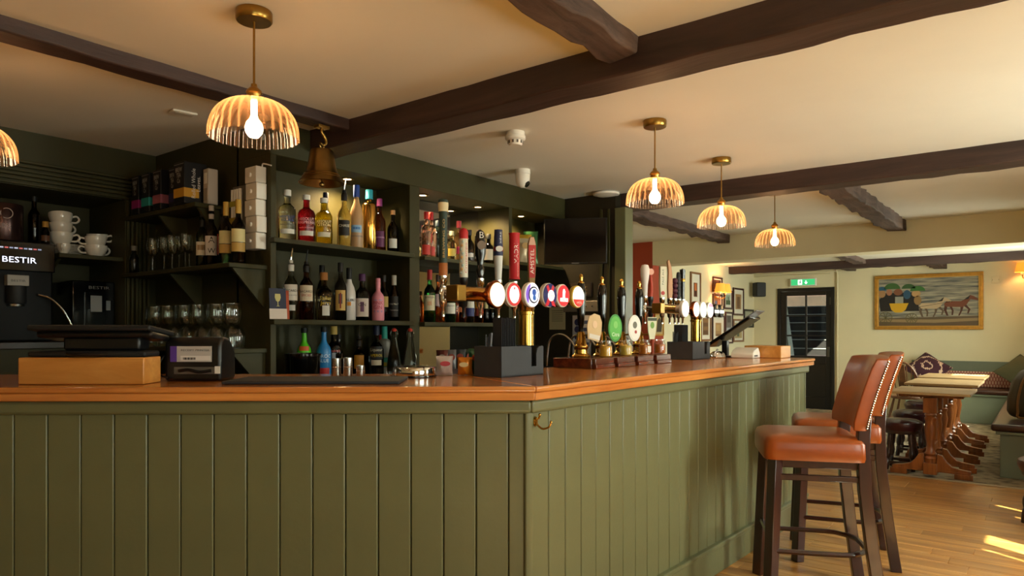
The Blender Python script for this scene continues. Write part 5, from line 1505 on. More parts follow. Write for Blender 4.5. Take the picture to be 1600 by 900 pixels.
MB().box(0.01, 0.05, 0.04, 0.08, 0.012, 0.12).build('stand', BLACK, t, bevel=0.004)
MT = T(0.03, 0.05, 0.155) @ RX(R(-33))
MB().box(-0.09, 0.11, -0.24, 0.14, -0.012, 0.012, M=MT).build('tablet', GLOSSBLK, t, bevel=0.006)
MB().box(-0.07, 0.09, -0.30, -0.15, 0.0125, 0.02, M=MT).build('card_reader', mat('reader grey', '6c6c6e', 0.3), t, bevel=0.004)
t = thing('chrome_dish', 'small chrome dome dish between the far menu box and tablet till', 'dish', (4.78, 1.86, TZ))
MB().lathe([(0, 0), (0.055, 0), (0.058, 0.006), (0.05, 0.03), (0.03, 0.045), (0, 0.05)], 28).build('dome', CHROME, t)
MB().lathe([(0, 0.05), (0.008, 0.051), (0.010, 0.058), (0, 0.064)], 14).build('knob', CHROME, t)

# ================================================================ bell, ceiling fittings, television, notices
b = thing('bar_bell', 'large bronze bell hanging from an iron bracket on the beam', 'bell', (2.235, 2.965, 0.095))
MB().lathe([(0.112, 1.955), (0.116, 1.958), (0.112, 1.966), (0.098, 1.985), (0.083, 2.01), (0.073, 2.04), (0.066, 2.08), (0.062, 2.115), (0.054, 2.128), (0.03, 2.135), (0, 2.137), (0, 2.127), (0.05, 2.12), (0.058, 2.08), (0.068, 2.03), (0.092, 1.985), (0.108, 1.956)], 40).build('bell_body', BRONZE, b)
MB().lathe([(0.0895, 1.999), (0.0915, 2.002), (0.0885, 2.005)], 40).lathe([(0.0985, 1.985), (0.1005, 1.988), (0.0975, 1.990)], 40).build('rim_bead', BRONZE, b)
MB().tube([(0, 0, 2.135), (0.012, 0, 2.15), (0, 0, 2.162), (-0.012, 0, 2.15), (0, 0, 2.136)], 0.005, 8).build('crown_loop', BRONZE, b)
MB().tube([(0, 0, 2.125), (0, 0, 1.96)], 0.004, 8).sphere(0.014, T(0, 0, 1.952)).build('clapper', BRONZE, b)
MB().tube([(-0.018, -0.01, 2.162), (0.004, 0.0, 2.154), (0.022, 0.0, 2.165), (0.026, 0.0, 2.185), (0.014, 0, 2.205), (0.0, 0, 2.22), (0.0, 0, 2.24)], [0.006, 0.007, 0.008, 0.009, 0.009, 0.008, 0.008], 10).build('hanging_hook', BRASS, b)
MB().box(-0.034, 0.034, -0.022, 0.022, 2.24, 2.2545).build('bracket_plate', BRASS, b, bevel=0.002)

t = thing('smoke_detector', 'white round smoke detector on the ceiling above the tap handles', 'smoke detector', (3.13, 2.395, H))
MB().lathe([(0, -0.001), (0.052, -0.001), (0.053, -0.022), (0.058, -0.026), (0.058, -0.042), (0.052, -0.048), (0.044, -0.05)], 28).build('base', WHITE, t)
MB().lathe([(0.042, -0.050), (0.040, -0.070), (0.034, -0.078), (0, -0.080)], 28).build('sensor_cap', WHITE, t)
for k in range(10):
    a = 2 * PI * k / 10
    MB().box(-0.005, 0.005, -0.0435, -0.040, -0.068, -0.052, M=RZ(a)).build('vent_slot', mat('vent dark', '5a5048', 0.7), t)
t = thing('dome_camera', 'white dome security camera on the ceiling over the back bar', 'camera', (3.90, 2.92, H))
MB().lathe([(0, -0.001), (0.052, -0.001), (0.054, -0.03), (0.052, -0.034)], 28).build('base', WHITE, t)
MB().lathe([(0.052, -0.035), (0.051, -0.06), (0.048, -0.09), (0.036, -0.115), (0.015, -0.127), (0, -0.129)], 28).build('dome', WHITE, t)
MB().lathe([(0, 0.052), (0.021, 0.0505), (0.024, 0.046), (0.026, 0.035)], 20, T(0, 0, -0.078) @ RZ(R(12)) @ RX(R(128)) ).build('lens_window', GLOSSBLK, t)
t = thing('wifi_disc', 'flat white disc on the ceiling beside the second beam', 'access point', (4.955, 2.86, H))
MB().lathe([(0, -0.001), (0.10, -0.001), (0.112, -0.010), (0.105, -0.024), (0.07, -0.033), (0, -0.036)], 36).build('disc', WHITE, t)
MB().lathe([(0.1125, -0.006), (0.1135, -0.009), (0.1125, -0.012)], 36).build('seam', mat('seam grey', 'a8a49c', 0.5), t)
t = thing('ceiling_plate', 'small pale rectangular plate on the dim ceiling over the coffee side', 'plate', (1.80, 3.53, H), R(-10))
MB().box(-0.06, 0.06, -0.035, 0.035, -0.012, -0.001).build('plate', WHITE, t, bevel=0.004)
MB().box(-0.045, 0.045, -0.022, 0.022, -0.014, -0.012).build('diffuser', mat('ivory diffuser', 'c9c0ac', 0.5), t, bevel=0.001)

t = thing('television', 'black wall television across the dark end corner of the bar', 'television', (4.80, 3.055, 1.832), R(90 + 28))
MB().box(-0.255, 0.255, 0.0, 0.035, 0.0, 0.37).build('casing', BLACK, t, bevel=0.004)
MB().box(-0.245, 0.245, 0.035, 0.037, 0.012, 0.36).build('screen', mat('dark screen', '050404', 0.12), t)
MB().box(-0.03, 0.03, 0.035, 0.038, 0.003, 0.009).build('maker_badge', flat('8c8880'), t)
MB().box(-0.10, -0.04, -0.14, 0.0, 0.12, 0.24).build('wall_bracket', BLACK, t)
def notice(label, y0, y1, z0, z1, c, lines=(), name='notice', cat='notice', extra=None):
    t = thing(name, label, cat, (4.9985, (y0 + y1) / 2, z0), R(-90))
    w, hh = y1 - y0, z1 - z0
    MB().box(-w / 2, w / 2, -0.003, 0, 0, hh).build('sheet', flat(c), t)
    for k, (a, b_, zz, th) in enumerate(lines):
        MB().box(w * a, w * b_, -0.0036, -0.003, hh * zz, hh * zz + th).build('print_line', flat('4a483c'), t)
    if extra:
        extra(t, w, hh)
    return t
notice('small typed paper notice on the dark end wall', 3.285, 3.45, 1.30, 1.495, 'a39a78', [(-0.35, 0.35, 0.82 - 0.09 * k, 0.004) for k in range(6)])
def dots(t, w, hh):
    for k in range(4):
        plate(disc_poly(w * 0.16, 16, -w * 0.24, hh * (0.84 - 0.17 * k)), 0.003, 0.0038, flat('23284c'), t, 'round_symbol')
        MB().box(w * 0.05, w * 0.4, -0.0038, -0.003, hh * (0.80 - 0.17 * k), hh * (0.88 - 0.17 * k)).build('print_block', flat('3a4060'), t)
    MB().box(-w * 0.4, w * 0.4, -0.0038, -0.003, hh * 0.04, hh * 0.22).build('print_block', flat('9c5c50'), t)
notice('white poster with a column of navy symbols behind the hand pumps', 3.03, 3.21, 1.06, 1.42, 'a8a4a4', (), 'poster', 'poster', dots)
t = thing('socket_plate', 'long brushed steel socket plate on the dark end wall', 'socket', (4.9985, 3.10, 1.45), R(-90))
MB().box(-0.20, 0.20, -0.012, 0, 0, 0.09).build('plate', mat('socket steel', '8f867a', 0.4, 0.6), t, bevel=0.003)
for k in range(6):
    MB().cyl(0.006, 0, 0.006, 10, T(-0.15 + 0.06 * k, -0.012, 0.045) @ RX(R(90))).build('screw', STEEL, t)
t = thing('wall_plaque', 'dark framed plaque above the socket plate', 'plaque', (4.9985, 3.13, 1.575), R(-90))
MB().box(-0.11, 0.11, -0.012, 0, 0, 0.12).build('frame', mat('plaque frame', '20140c', 0.5), t, bevel=0.002)
MB().box(-0.095, 0.095, -0.0135, -0.012, 0.012, 0.108).build('board', flat('2c2010'), t)
for k in range(3):
    MB().box(-0.07, 0.07, -0.0142, -0.0135, 0.03 + 0.025 * k, 0.036 + 0.025 * k).build('print_line', flat('6c5420'), t)

# ================================================================ dining end
# --- exit door
DOORP = mat('black door paint', '15120f', 0.35, noise=0.1, nscale=20)
d = thing('door_1', 'black half glazed exit door with six panes', 'door', (12.0, 3.178, 0), R(-90), kind='structure')
# local x to the right seen from the room, local -y towards the room
W2, DH = 0.446, 1.985
def dbox(name, x0, x1, y0, y1, z0, z1, m=DOORP, bevel=0.003, parent=None):
    return MB().box(x0, x1, y0, y1, z0, z1).build(name, m, parent or d, bevel=bevel)
dbox('door_frame', -W2, -W2 + 0.05, -0.02, 0.10, 0, DH)
dbox('door_frame', W2 - 0.05, W2, -0.02, 0.10, 0, DH)
dbox('door_frame', -W2 + 0.05, W2 - 0.05, -0.02, 0.10, DH - 0.05, DH)
dbox('stile', -W2 + 0.052, -W2 + 0.145, 0.0, 0.04, 0.005, DH - 0.055)
dbox('stile', W2 - 0.13, W2 - 0.052, 0.0, 0.04, 0.005, DH - 0.055)
gx0, gx1, gz0, gz1 = -W2 + 0.145, W2 - 0.13, 0.87, 1.86
dbox('rail', gx0, gx1, 0, 0.04, gz1, DH - 0.055)
dbox('rail', gx0, gx1, 0, 0.04, 0.74, gz0)
dbox('rail', gx0, gx1, 0, 0.04, 0.005, 0.20)
dbox('lower_panel', gx0, gx1, 0.012, 0.03, 0.20, 0.74)
mx = (gx0 + gx1) / 2
dbox('glazing_bar', mx - 0.013, mx + 0.013, 0.0, 0.035, gz0, gz1)
for k in (1, 2):
    zz = gz0 + (gz1 - gz0) * k / 3
    dbox('glazing_bar', gx0, mx - 0.013, 0.002, 0.033, zz - 0.013, zz + 0.013)
    dbox('glazing_bar', mx + 0.013, gx1, 0.002, 0.033, zz - 0.013, zz + 0.013)
for a, b in ((gx0, mx - 0.013), (mx + 0.013, gx1)):
    for k in range(3):
        z0, z1 = gz0 + (gz1 - gz0) * k / 3 + 0.013, gz0 + (gz1 - gz0) * (k + 1) / 3 - 0.013
        dbox('pane', a, b, 0.016, 0.019, z0, z1, PANE, 0)
dbox('handle_plate', W2 - 0.115, W2 - 0.075, -0.012, 0.0, 0.86, 1.02, mat('handle grey', '5a564e', 0.35, 0.8), 0.002)
dbox('hinge', W2 - 0.075, W2 - 0.052, -0.006, 0.0, 1.70, 1.82, mat('handle grey', '5a564e', 0.35, 0.8), 0.001)
# steps outside the door
st_ = thing('outside_steps', 'dark outside steps climbing behind the exit door glass', 'steps', (12.22, 3.178, 0), R(-90))
STN = mat('step stone', '1c1612', 0.9, noise=0.2, nscale=10)
STE = mat('step edge', '9c9a92', 0.7)
for k in range(11):
    o = MB().box(-0.95, 0.30, 0.45 + 0.16 * k, 0.45 + 0.16 * (k + 1), 0.0, 0.16 * (k + 1)).build('step', STN, st_)
    MB().box(-0.95, 0.30, 0.442 + 0.16 * k, 0.45 + 0.16 * k, 0.16 * (k + 1) - 0.014, 0.16 * (k + 1)).build('step_edge', STE, o)
w_ = MB().prism([(0, 0), (0.36, 0), (0.30, 0.9), (0.2, 1.6), (0.10, 2.3), (0, 2.3)], -0.25, 0, M=T(12.36, 3.83, 0) @ RZ(R(-90)) @ MXZ).build('stone_pier', mat('grey stone', '9aa096', 0.9, noise=0.25, nscale=14, bump=0.4, bscale=30))
tag(w_, 'grey stone pier outside the exit door glass', 'pier')
w_ = MB().box(14.75, 14.9, 1.8, 4.6, 0, 2.6).build('wall_yard', mat('yard wall', '3a2c20', 0.9, noise=0.25, nscale=6))
tag(w_, 'brown yard wall beyond the outside steps', 'wall', kind='structure')
structure('ground_yard', MB().box(12.2, 14.9, 1.8, 4.6, -0.1, -0.01), STN, 'dark yard ground behind the exit door', 'ground')

structure('sunshield_yard', MB().box(12.2, 13.9, 1.8, 4.6, 2.6, 2.7), STN, 'added dark roof over the outside steps', 'sunshield')  # slab added to keep the sun off the yard behind the door

# --- exit sign
t = thing('exit_sign', 'lit green and white running man exit sign above the black door', 'sign', (11.998, 3.205, 2.015), R(-90))
MB().box(-0.205, 0.205, -0.05, 0, 0, 0.125).build('housing', WHITE, t, bevel=0.008)
MB().box(-0.185, 0.185, -0.053, -0.05, 0.015, 0.11).build('face', mat('exit green', '2f9a5c', 0.4, emit=0.9, ecol='35b06c'), t)
EW = mat('exit white', 'f0fff6', 0.4, emit=1.6)
MB().box(-0.075, -0.012, -0.055, -0.053, 0.022, 0.103).build('doorway', EW, t)
plate([(-0.052, 0.03), (-0.044, 0.03), (-0.04, 0.05), (-0.03, 0.04), (-0.024, 0.045), (-0.034, 0.065), (-0.030, 0.08), (-0.045, 0.085), (-0.055, 0.07), (-0.048, 0.055)], 0.055, 0.057, flat('1f7a44'), t, 'running_figure')
plate(disc_poly(0.008, 12, -0.036, 0.093), 0.055, 0.057, flat('1f7a44'), t, 'running_figure')
plate([(0.045, 0.09), (0.055, 0.09), (0.055, 0.06), (0.075, 0.06), (0.050, 0.028), (0.025, 0.06), (0.045, 0.06)], 0.053, 0.055, EW, t, 'arrow')

# --- coaching picture: flat painted shapes inside a gold frame
p = thing('coaching_picture', 'gold framed picture of a yellow coach and horses in the rain', 'picture', (11.998, 1.448, 1.30), R(-90))
PW, PH = 1.40, 0.83
GOLD = mat('gold frame', 'c08c3c', 0.35, 0.6, noise=0.15, nscale=20)
GOLD2 = mat('gold frame inner', 'd0a050', 0.35, 0.5)
for (x0, x1, z0, z1) in ((-PW / 2, PW / 2, 0, 0.045), (-PW / 2, PW / 2, PH - 0.045, PH), (-PW / 2, -PW / 2 + 0.045, 0.045, PH - 0.045), (PW / 2 - 0.045, PW / 2, 0.045, PH - 0.045)):
    MB().box(x0, x1, -0.04, 0, z0, z1).build('frame_rail', GOLD, p, bevel=0.006)
for (x0, x1, z0, z1) in ((-PW / 2 + 0.045, PW / 2 - 0.045, 0.045, 0.058), (-PW / 2 + 0.045, PW / 2 - 0.045, PH - 0.058, PH - 0.045), (-PW / 2 + 0.045, -PW / 2 + 0.058, 0.058, PH - 0.058), (PW / 2 - 0.058, PW / 2 - 0.045, 0.058, PH - 0.058)):
    MB().box(x0, x1, -0.03, 0, z0, z1).build('frame_slip', GOLD2, p)
def sky_mat():
    m, N, L, B = newmat('painted rain sky')
    tc = N.new('ShaderNodeTexCoord')
    mp = N.new('ShaderNodeMapping')
    mp.inputs['Rotation'].default_value = (0, R(-28), 0)
    mp.inputs['Scale'].default_value = (3.0, 4, 34)
    L.new(tc.outputs['Object'], mp.inputs['Vector'])
    n = N.new('ShaderNodeTexNoise')
    n.inputs['Scale'].default_value = 1.0
    n.inputs['Detail'].default_value = 6
    L.new(mp.outputs[0], n.inputs['Vector'])
    r = N.new('ShaderNodeValToRGB')
    for q, c in ((0.30, '4a4c48'), (0.68, 'a39a84')):
        pass
    r.color_ramp.elements[0].position, r.color_ramp.elements[1].position = 0.32, 0.68
    r.color_ramp.elements[0].color, r.color_ramp.elements[1].color = lin('44484a'), lin('aba28a')
    L.new(n.outputs['Fac'], r.inputs['Fac'])
    L.new(r.outputs['Color'], B.inputs['Base Color'])
    B.inputs['Roughness'].default_value = 0.5
    return m
MB().box(-PW / 2 + 0.05, PW / 2 - 0.05, -0.012, -0.002, 0.05, PH - 0.05).build('canvas', sky_mat(), p)
def paint(poly, c, dp, name='painted_shape'):
    return plate(poly, 0.012 + dp * 0.0006, 0.0126 + dp * 0.0006, flat(c), p, name)
def ell(cx, cz, rx, rz, n=20, a0=0, a1=2 * PI):
    return [(cx + rx * math.cos(a0 + (a1 - a0) * i / n), cz + rz * math.sin(a0 + (a1 - a0) * i / n)) for i in range(n + (0 if a1 - a0 > 6.2 else 1))]
L_ = -PW / 2 + 0.058
paint([(L_, 0.058), (PW / 2 - 0.058, 0.058), (PW / 2 - 0.058, 0.20), (L_, 0.17)], '5c4a34', 1, 'painted_road')
paint([(L_, 0.12), (0.1, 0.10), (PW / 2 - 0.06, 0.13), (PW / 2 - 0.06, 0.17), (0.1, 0.15), (L_, 0.16)], '8c7450', 2, 'painted_road')
paint([(-0.62, 0.28), (-0.10, 0.28), (-0.12, 0.48), (-0.20, 0.56), (-0.55, 0.56), (-0.64, 0.46)], '1f1a18', 3, 'painted_coach')
paint([(-0.50, 0.40), (-0.24, 0.40), (-0.28, 0.30), (-0.33, 0.26), (-0.42, 0.26), (-0.47, 0.30)][::-1], 'c89a1c', 5, 'painted_coach')
paint([(-0.42, 0.40), (-0.31, 0.40), (-0.31, 0.50), (-0.42, 0.50)], '8c8c80', 5, 'painted_coach')
for cx, cz, rr in ((-0.55, 0.18, 0.085), (-0.20, 0.17, 0.072)):
    o = MB().lathe([(rr, 0), (rr + 0.008, 0), (rr + 0.008, 0.0006), (rr, 0.0006)], 28, T(cx, -0.0155, cz) @ MXZ).build('painted_wheel', flat('5a5230'), p)
    for k in range(5):
        a = PI * k / 5
        MB().box(-rr, rr, -0.0004, 0.0, -0.004, 0.004, M=T(0, -0.0156, 0) @ T(cx, 0, cz) @ RY(a)).build('painted_spoke', flat('5a5230'), o)
for cx, cz, rx, rz, c in ((-0.60, 0.60, 0.06, 0.06, '2c5c74'), (-0.46, 0.62, 0.11, 0.09, '3a5c2c'), (-0.24, 0.62, 0.09, 0.07, '33542c'), (-0.12, 0.58, 0.10, 0.075, '3a6a30')):
    paint(ell(cx, cz, rx, rz, 16, 0, PI), c, 7, 'painted_umbrella')
for cx, cz, rx, rz, c in ((-0.60, 0.55, 0.05, 0.06, 'a07850'), (-0.38, 0.57, 0.06, 0.05, '7a4c34'), (-0.50, 0.57, 0.04, 0.05, 'a06c50'), (-0.14, 0.54, 0.06, 0.05, 'b08c5c'), (-0.26, 0.53, 0.05, 0.07, '2a4c64'), (-0.12, 0.44, 0.05, 0.07, '8c6c40')):
    paint(ell(cx, cz, rx, rz, 14), c, 6, 'painted_passenger')
def horse(x, z, s, c, c2):
    H_ = lambda pts: [(x + a * s, z + b * s) for a, b in pts]
    paint(H_([(-0.20, 0.02), (-0.17, -0.03), (0.08, -0.04), (0.14, 0.0), (0.20, 0.10), (0.30, 0.075), (0.32, 0.10), (0.25, 0.15), (0.20, 0.17), (0.12, 0.10), (0.06, 0.065), (-0.16, 0.07)]), c, 8, 'painted_horse')
    for pts in ([(-0.19, 0.0), (-0.14, 0.0), (-0.16, -0.09), (-0.13, -0.19), (-0.16, -0.19), (-0.20, -0.09)], [(-0.12, -0.02), (-0.08, -0.02), (-0.05, -0.10), (-0.06, -0.18), (-0.085, -0.18), (-0.08, -0.10)],
                [(0.05, -0.02), (0.10, -0.02), (0.08, -0.10), (0.04, -0.19), (0.015, -0.19), (0.05, -0.10)], [(0.09, -0.01), (0.14, 0.0), (0.20, -0.08), (0.17, -0.16), (0.15, -0.15), (0.165, -0.08)]):
        paint(H_(pts)[::-1], c2, 7, 'painted_horse')
    paint(H_([(0.10, 0.09), (0.20, 0.175), (0.17, 0.10)])[::-1], '241a14', 9, 'painted_mane')
horse(0.06, 0.34, 0.80, 'b39a78', '5c4a38')
horse(0.38, 0.36, 0.82, '6e3a22', '4a2616')
paint([(-0.14, 0.33), (0.32, 0.41), (0.32, 0.415), (-0.14, 0.336)], '2a2420', 9, 'painted_rein')

# --- gallery wall frames (hung on the wall at y = 4.02, facing -y)
FRW = mat('frame mahogany', '3a1610', 0.35)
FRB = mat('frame black', '17120f', 0.4)
FRO = mat('frame oak', '7a5230', 0.4)
MOUNT = mat('picture mount', 'cfc9b8', 0.8)
def frame(label, x0, x1, z0, z1, fm, pic, inset=0.22, mount=MOUNT, shapes=()):
    t = thing('framed_print', label, 'picture', ((x0 + x1) / 2, 4.018, z0), 0, 'framed prints on the gallery wall')
    w, hh = x1 - x0, z1 - z0
    b = 0.028
    for (a0, a1, c0, c1) in ((-w / 2, w / 2, 0, b), (-w / 2, w / 2, hh - b, hh), (-w / 2, -w / 2 + b, b, hh - b), (w / 2 - b, w / 2, b, hh - b)):
        MB().box(a0, a1, -0.022, 0, c0, c1).build('frame_rail', fm, t, bevel=0.003)
    MB().box(-w / 2 + b, w / 2 - b, -0.008, -0.001, b, hh - b).build('mount', mount, t)
    iw, ih = w / 2 - b - w * inset * 0.5, hh * inset * 0.5 + b * 0.4
    pc = MB().box(-iw, iw, -0.010, -0.008, ih + b * 0.5, hh - ih - b * 0.5).build('print', flat(pic), t)
    for (a0, a1, c0, c1, c) in shapes:
        MB().box(-iw + 2 * iw * a0, -iw + 2 * iw * a1, -0.0112, -0.010, ih + (hh - 2 * ih) * c0, ih + (hh - 2 * ih) * c1).build('printed_shape', flat(c), pc)
    return t
frame('tall oak framed print of an orange doorway, first on the gallery wall', 9.30, 9.66, 1.62, 2.12, FRO, '5c2c18', 0.5, shapes=[(0.2, 0.8, 0.45, 0.9, 'b0602c'), (0.3, 0.7, 0.1, 0.4, '2c140c')])
frame('dark framed print above the wall lamp', 10.12, 10.50, 1.87, 2.10, FRW, '3c2018', 0.15)
frame('mahogany framed photograph of figures behind the wall lamp', 10.12, 10.50, 1.55, 1.84, FRW, '6a4432', 0.2, shapes=[(0.1, 0.4, 0.2, 0.7, '34507c'), (0.55, 0.9, 0.2, 0.75, '8c5c44')])
frame('small framed landscape with a tower right of the wall lamp', 10.58, 10.93, 1.62, 1.92, FRW, '8ca08c', 0.3, shapes=[(0, 1, 0.1, 0.45, '44563c'), (0.45, 0.6, 0.4, 0.75, '3c3830')])
frame('tall mahogany framed sepia portrait high on the gallery wall', 10.97, 11.45, 1.53, 1.975, FRW, '9c7a50', 0.34, shapes=[(0.25, 0.75, 0.1, 0.8, '6c4c30')])
frame('black framed pale print nearest the corner speaker', 11.47, 11.93, 1.335, 1.64, FRB, '9c9a84', 0.12, mount=mat('print ground', '8c8a78', 0.8))
frame('oak framed sepia sheet low on the gallery wall, first in its row', 9.66, 10.04, 1.13, 1.56, FRO, '7a5a38', 0.3, shapes=[(0.1, 0.9, 0.1, 0.3, '5c4028'), (0.1, 0.9, 0.5, 0.7, '5c4028')])
frame('mahogany framed map with wide white mount low on the gallery wall', 10.10, 10.60, 1.085, 1.52, FRW, '96764c', 0.42, shapes=[(0.1, 0.9, 0.05, 0.2, '6c5030'), (0.1, 0.7, 0.4, 0.8, 'a88c5c')])
frame('dark framed photograph of a street beside the mahogany framed map', 10.63, 10.95, 1.08, 1.58, FRW, '6c6660', 0.12, shapes=[(0, 1, 0.2, 0.5, '9ca0a4'), (0.2, 0.8, 0.7, 0.95, '4c443c')])
frame('oak framed print of trees at the foot of the gallery wall', 10.98, 11.45, 1.10, 1.47, FRO, 'a08c5c', 0.2, shapes=[(0.3, 0.6, 0.15, 0.6, '4c5034')])
# small gilt picture on the red jamb
t = thing('framed_print', 'small gilt framed print on the red wall end', 'picture', (8.265, 3.998, 1.22), 0)
for (a0, a1, c0, c1) in ((-0.13, 0.13, 0, 0.02), (-0.13, 0.13, 0.27, 0.29), (-0.13, -0.11, 0.02, 0.27), (0.11, 0.13, 0.02, 0.27)):
    MB().box(a0, a1, -0.02, 0, c0, c1).build('frame_rail', GOLD, t, bevel=0.002)
MB().box(-0.11, 0.11, -0.010, -0.001, 0.02, 0.27).build('print', flat('a8905c'), t)
plate([(-0.08, 0.05), (0.06, 0.05), (0.08, 0.14), (0.02, 0.24), (-0.05, 0.20), (-0.06, 0.12)], 0.0101, 0.0112, flat('3a2c1c'), t, 'printed_shape')

# --- wall lamps
AMB = mat('pleated amber shade', 'e0a050', 0.8, emit=0.9, ecol='ff8c24')
def sconce(label, loc, rz):
    t = thing('wall_lamp', label, 'lamp', loc, rz, 'amber shaded wall lamps')
    MB().lathe([(0, 0), (0.045, 0), (0.05, 0.008), (0.03, 0.016), (0, 0.02)], 20, RX(R(90)) @ S(0.8, 1.3, 1)).build('back_plate', BRASS, t)
    for sx in (-1, 1):
        MB().tube([(0, -0.015, 0), (sx * 0.05, -0.06, -0.03), (sx * 0.10, -0.11, -0.02), (sx * 0.11, -0.13, 0.04)], 0.006, 8).build('arm', BRASS, t)
        MB().cyl(0.014, 0, 0.05, 12, T(sx * 0.11, -0.13, 0.03)).build('candle_tube', WHITE, t)
        MB().lathe([(0.085, 0.06), (0.080, 0.075), (0.058, 0.19), (0.056, 0.19), (0.078, 0.075), (0.083, 0.06)], 48, T(sx * 0.11, -0.13, 0), flute=24, amp=0.02).build('shade', AMB, t)
    for sx in (-1, 1):
        p_ = Matrix.Translation(loc) @ RZ(rz) @ Vector((sx * 0.11, -0.13, 0.14))
        light('lamp_glow', 'POINT', p_, 5.0, (1.0, 0.62, 0.25), shadow_soft_size=0.03)
    return t
sconce('twin amber shaded wall lamp on the gallery wall', (10.22, 4.018, 1.80), 0)
sconce('amber shaded wall lamp at the edge of the photo beside the coaching picture', (11.998, 0.19, 2.03), R(-90))

# --- speaker, conduit, plate, smoke sensor
t = thing('wall_speaker', 'black loudspeaker high in the corner by the gallery wall', 'speaker', (11.78, 3.86, 1.85), R(-40))
MB().box(-0.09, 0.09, -0.07, 0.07, 0, 0.24).build('cabinet', BLACK, t, bevel=0.02, segs=3)
MB().box(-0.08, 0.08, -0.074, -0.07, 0.012, 0.228).build('grille', BLACKM, t, bevel=0.002)
MB().tube([(0, 0.06, 0.12), (0.05, 0.12, 0.12), (0.10, 0.165, 0.12)], 0.012, 8).build('bracket', BLACK, t)
t = thing('conduit', 'cream conduit pipe running round the exit door', 'pipe', (11.975, 0, 0))
MB().tube([(0, 4.0, 2.235), (0, 2.75, 2.235), (0, 2.70, 2.22), (0, 2.685, 2.16), (0, 2.685, 0.01)], 0.012, 8).build('pipe', CREAM, t)
MB().tube([(0, 4.0, 2.20), (0, 2.80, 2.20)], 0.008, 8).build('pipe', CREAM, t)
for zz in (0.5, 1.1, 1.7):
    MB().box(-0.014, 0.02, 2.668, 2.702, zz, zz + 0.02).build('clip', CREAM, t)
t = thing('blank_plate', 'small blank wall plate right of the coaching picture', 'plate', (11.999, 0.607, 1.96), R(-90))
MB().box(-0.048, 0.048, -0.010, 0, 0, 0.095).build('plate', CREAM, t, bevel=0.003)
for s_ in (-1, 1):
    MB().cyl(0.004, 0, 0.003, 10, T(s_ * 0.036, -0.010, 0.047) @ RX(R(90))).build('screw', STEEL, t)
t = thing('smoke_detector', 'white smoke sensor under the low dining end ceiling', 'smoke detector', (9.35, 2.73, 2.29))
MB().lathe([(0, -0.001), (0.055, -0.001), (0.055, -0.03), (0.05, -0.034)], 24).build('base', WHITE, t)
MB().lathe([(0.042, -0.034), (0.04, -0.05), (0.03, -0.058), (0, -0.06)], 24).build('sensor_cap', WHITE, t)

# --- benches
bn = thing('side_bench', 'long wall bench with brown leather seat and sage green front', 'bench', (7.40, 0, 0))
MB().box(0.03, 4.55, FAR_WALL_Y + 0.01, 0.345, 0.007, 0.385).build('bench_box', SAGE, bn, bevel=0.004)
MB().box(0.0, 4.55, FAR_WALL_Y + 0.01, 0.375, 0.385, 0.41).build('seat_board', SAGE, bn, bevel=0.004)
MB().box(-0.02, 4.57, FAR_WALL_Y + 0.01, 0.41, 0.411, 0.475).build('seat_cushion', BENCHL, bn, bevel=0.025, segs=4)
bf = thing('far_bench', 'wall bench under the coaching picture with sage panel and red woven back', 'bench', (11.45, 0.42, 0))
MB().box(0.03, 0.54, 0.0, 1.24, 0.007, 0.385).build('bench_box', SAGE, bf, bevel=0.004)
MB().box(-0.02, 0.52, -0.0, 1.24, 0.411, 0.475).build('seat_cushion', BENCHL, bf, bevel=0.025, segs=4)
MB().box(0.0, 0.54, 0.0, 1.24, 0.386, 0.410).build('seat_board', SAGE, bf, bevel=0.004)
MB().box(0.525, 0.545, -0.62, 1.225, 0.476, 0.845).build('back_panel', SAGE, bf, bevel=0.004)
def weave_mat():
    m, N, L, B = newmat('red woven fabric')
    tc = N.new('ShaderNodeTexCoord')
    mp = N.new('ShaderNodeMapping')
    mp.inputs['Scale'].default_value = (1, 58, 10)
    L.new(tc.outputs['Object'], mp.inputs['Vector'])
    n = N.new('ShaderNodeTexBrick')
    n.inputs['Scale'].default_value = 1.0
    n.inputs['Color1'].default_value = lin('8c2c2c')
    n.inputs['Color2'].default_value = lin('7a2226')
    n.inputs['Mortar'].default_value = lin('c8a08c')
    n.inputs['Mortar Size'].default_value = 0.2
    n.inputs['Brick Width'].default_value = 1.0
    n.inputs['Row Height'].default_value = 1.0
    sw = N.new('ShaderNodeSeparateXYZ')
    cb = N.new('ShaderNodeCombineXYZ')
    L.new(mp.outputs[0], sw.inputs[0])
    L.new(sw.outputs['Z'], cb.inputs['X'])
    L.new(sw.outputs['Y'], cb.inputs['Y'])
    L.new(cb.outputs[0], n.inputs['Vector'])
    L.new(n.outputs['Color'], B.inputs['Base Color'])
    B.inputs['Roughness'].default_value = 0.95
    return m
WEAVE = weave_mat()
MB().box(0.465, 0.524, -0.60, 1.19, 0.476, 0.70).build('back_cushion', WEAVE, bf, bevel=0.02, segs=3)

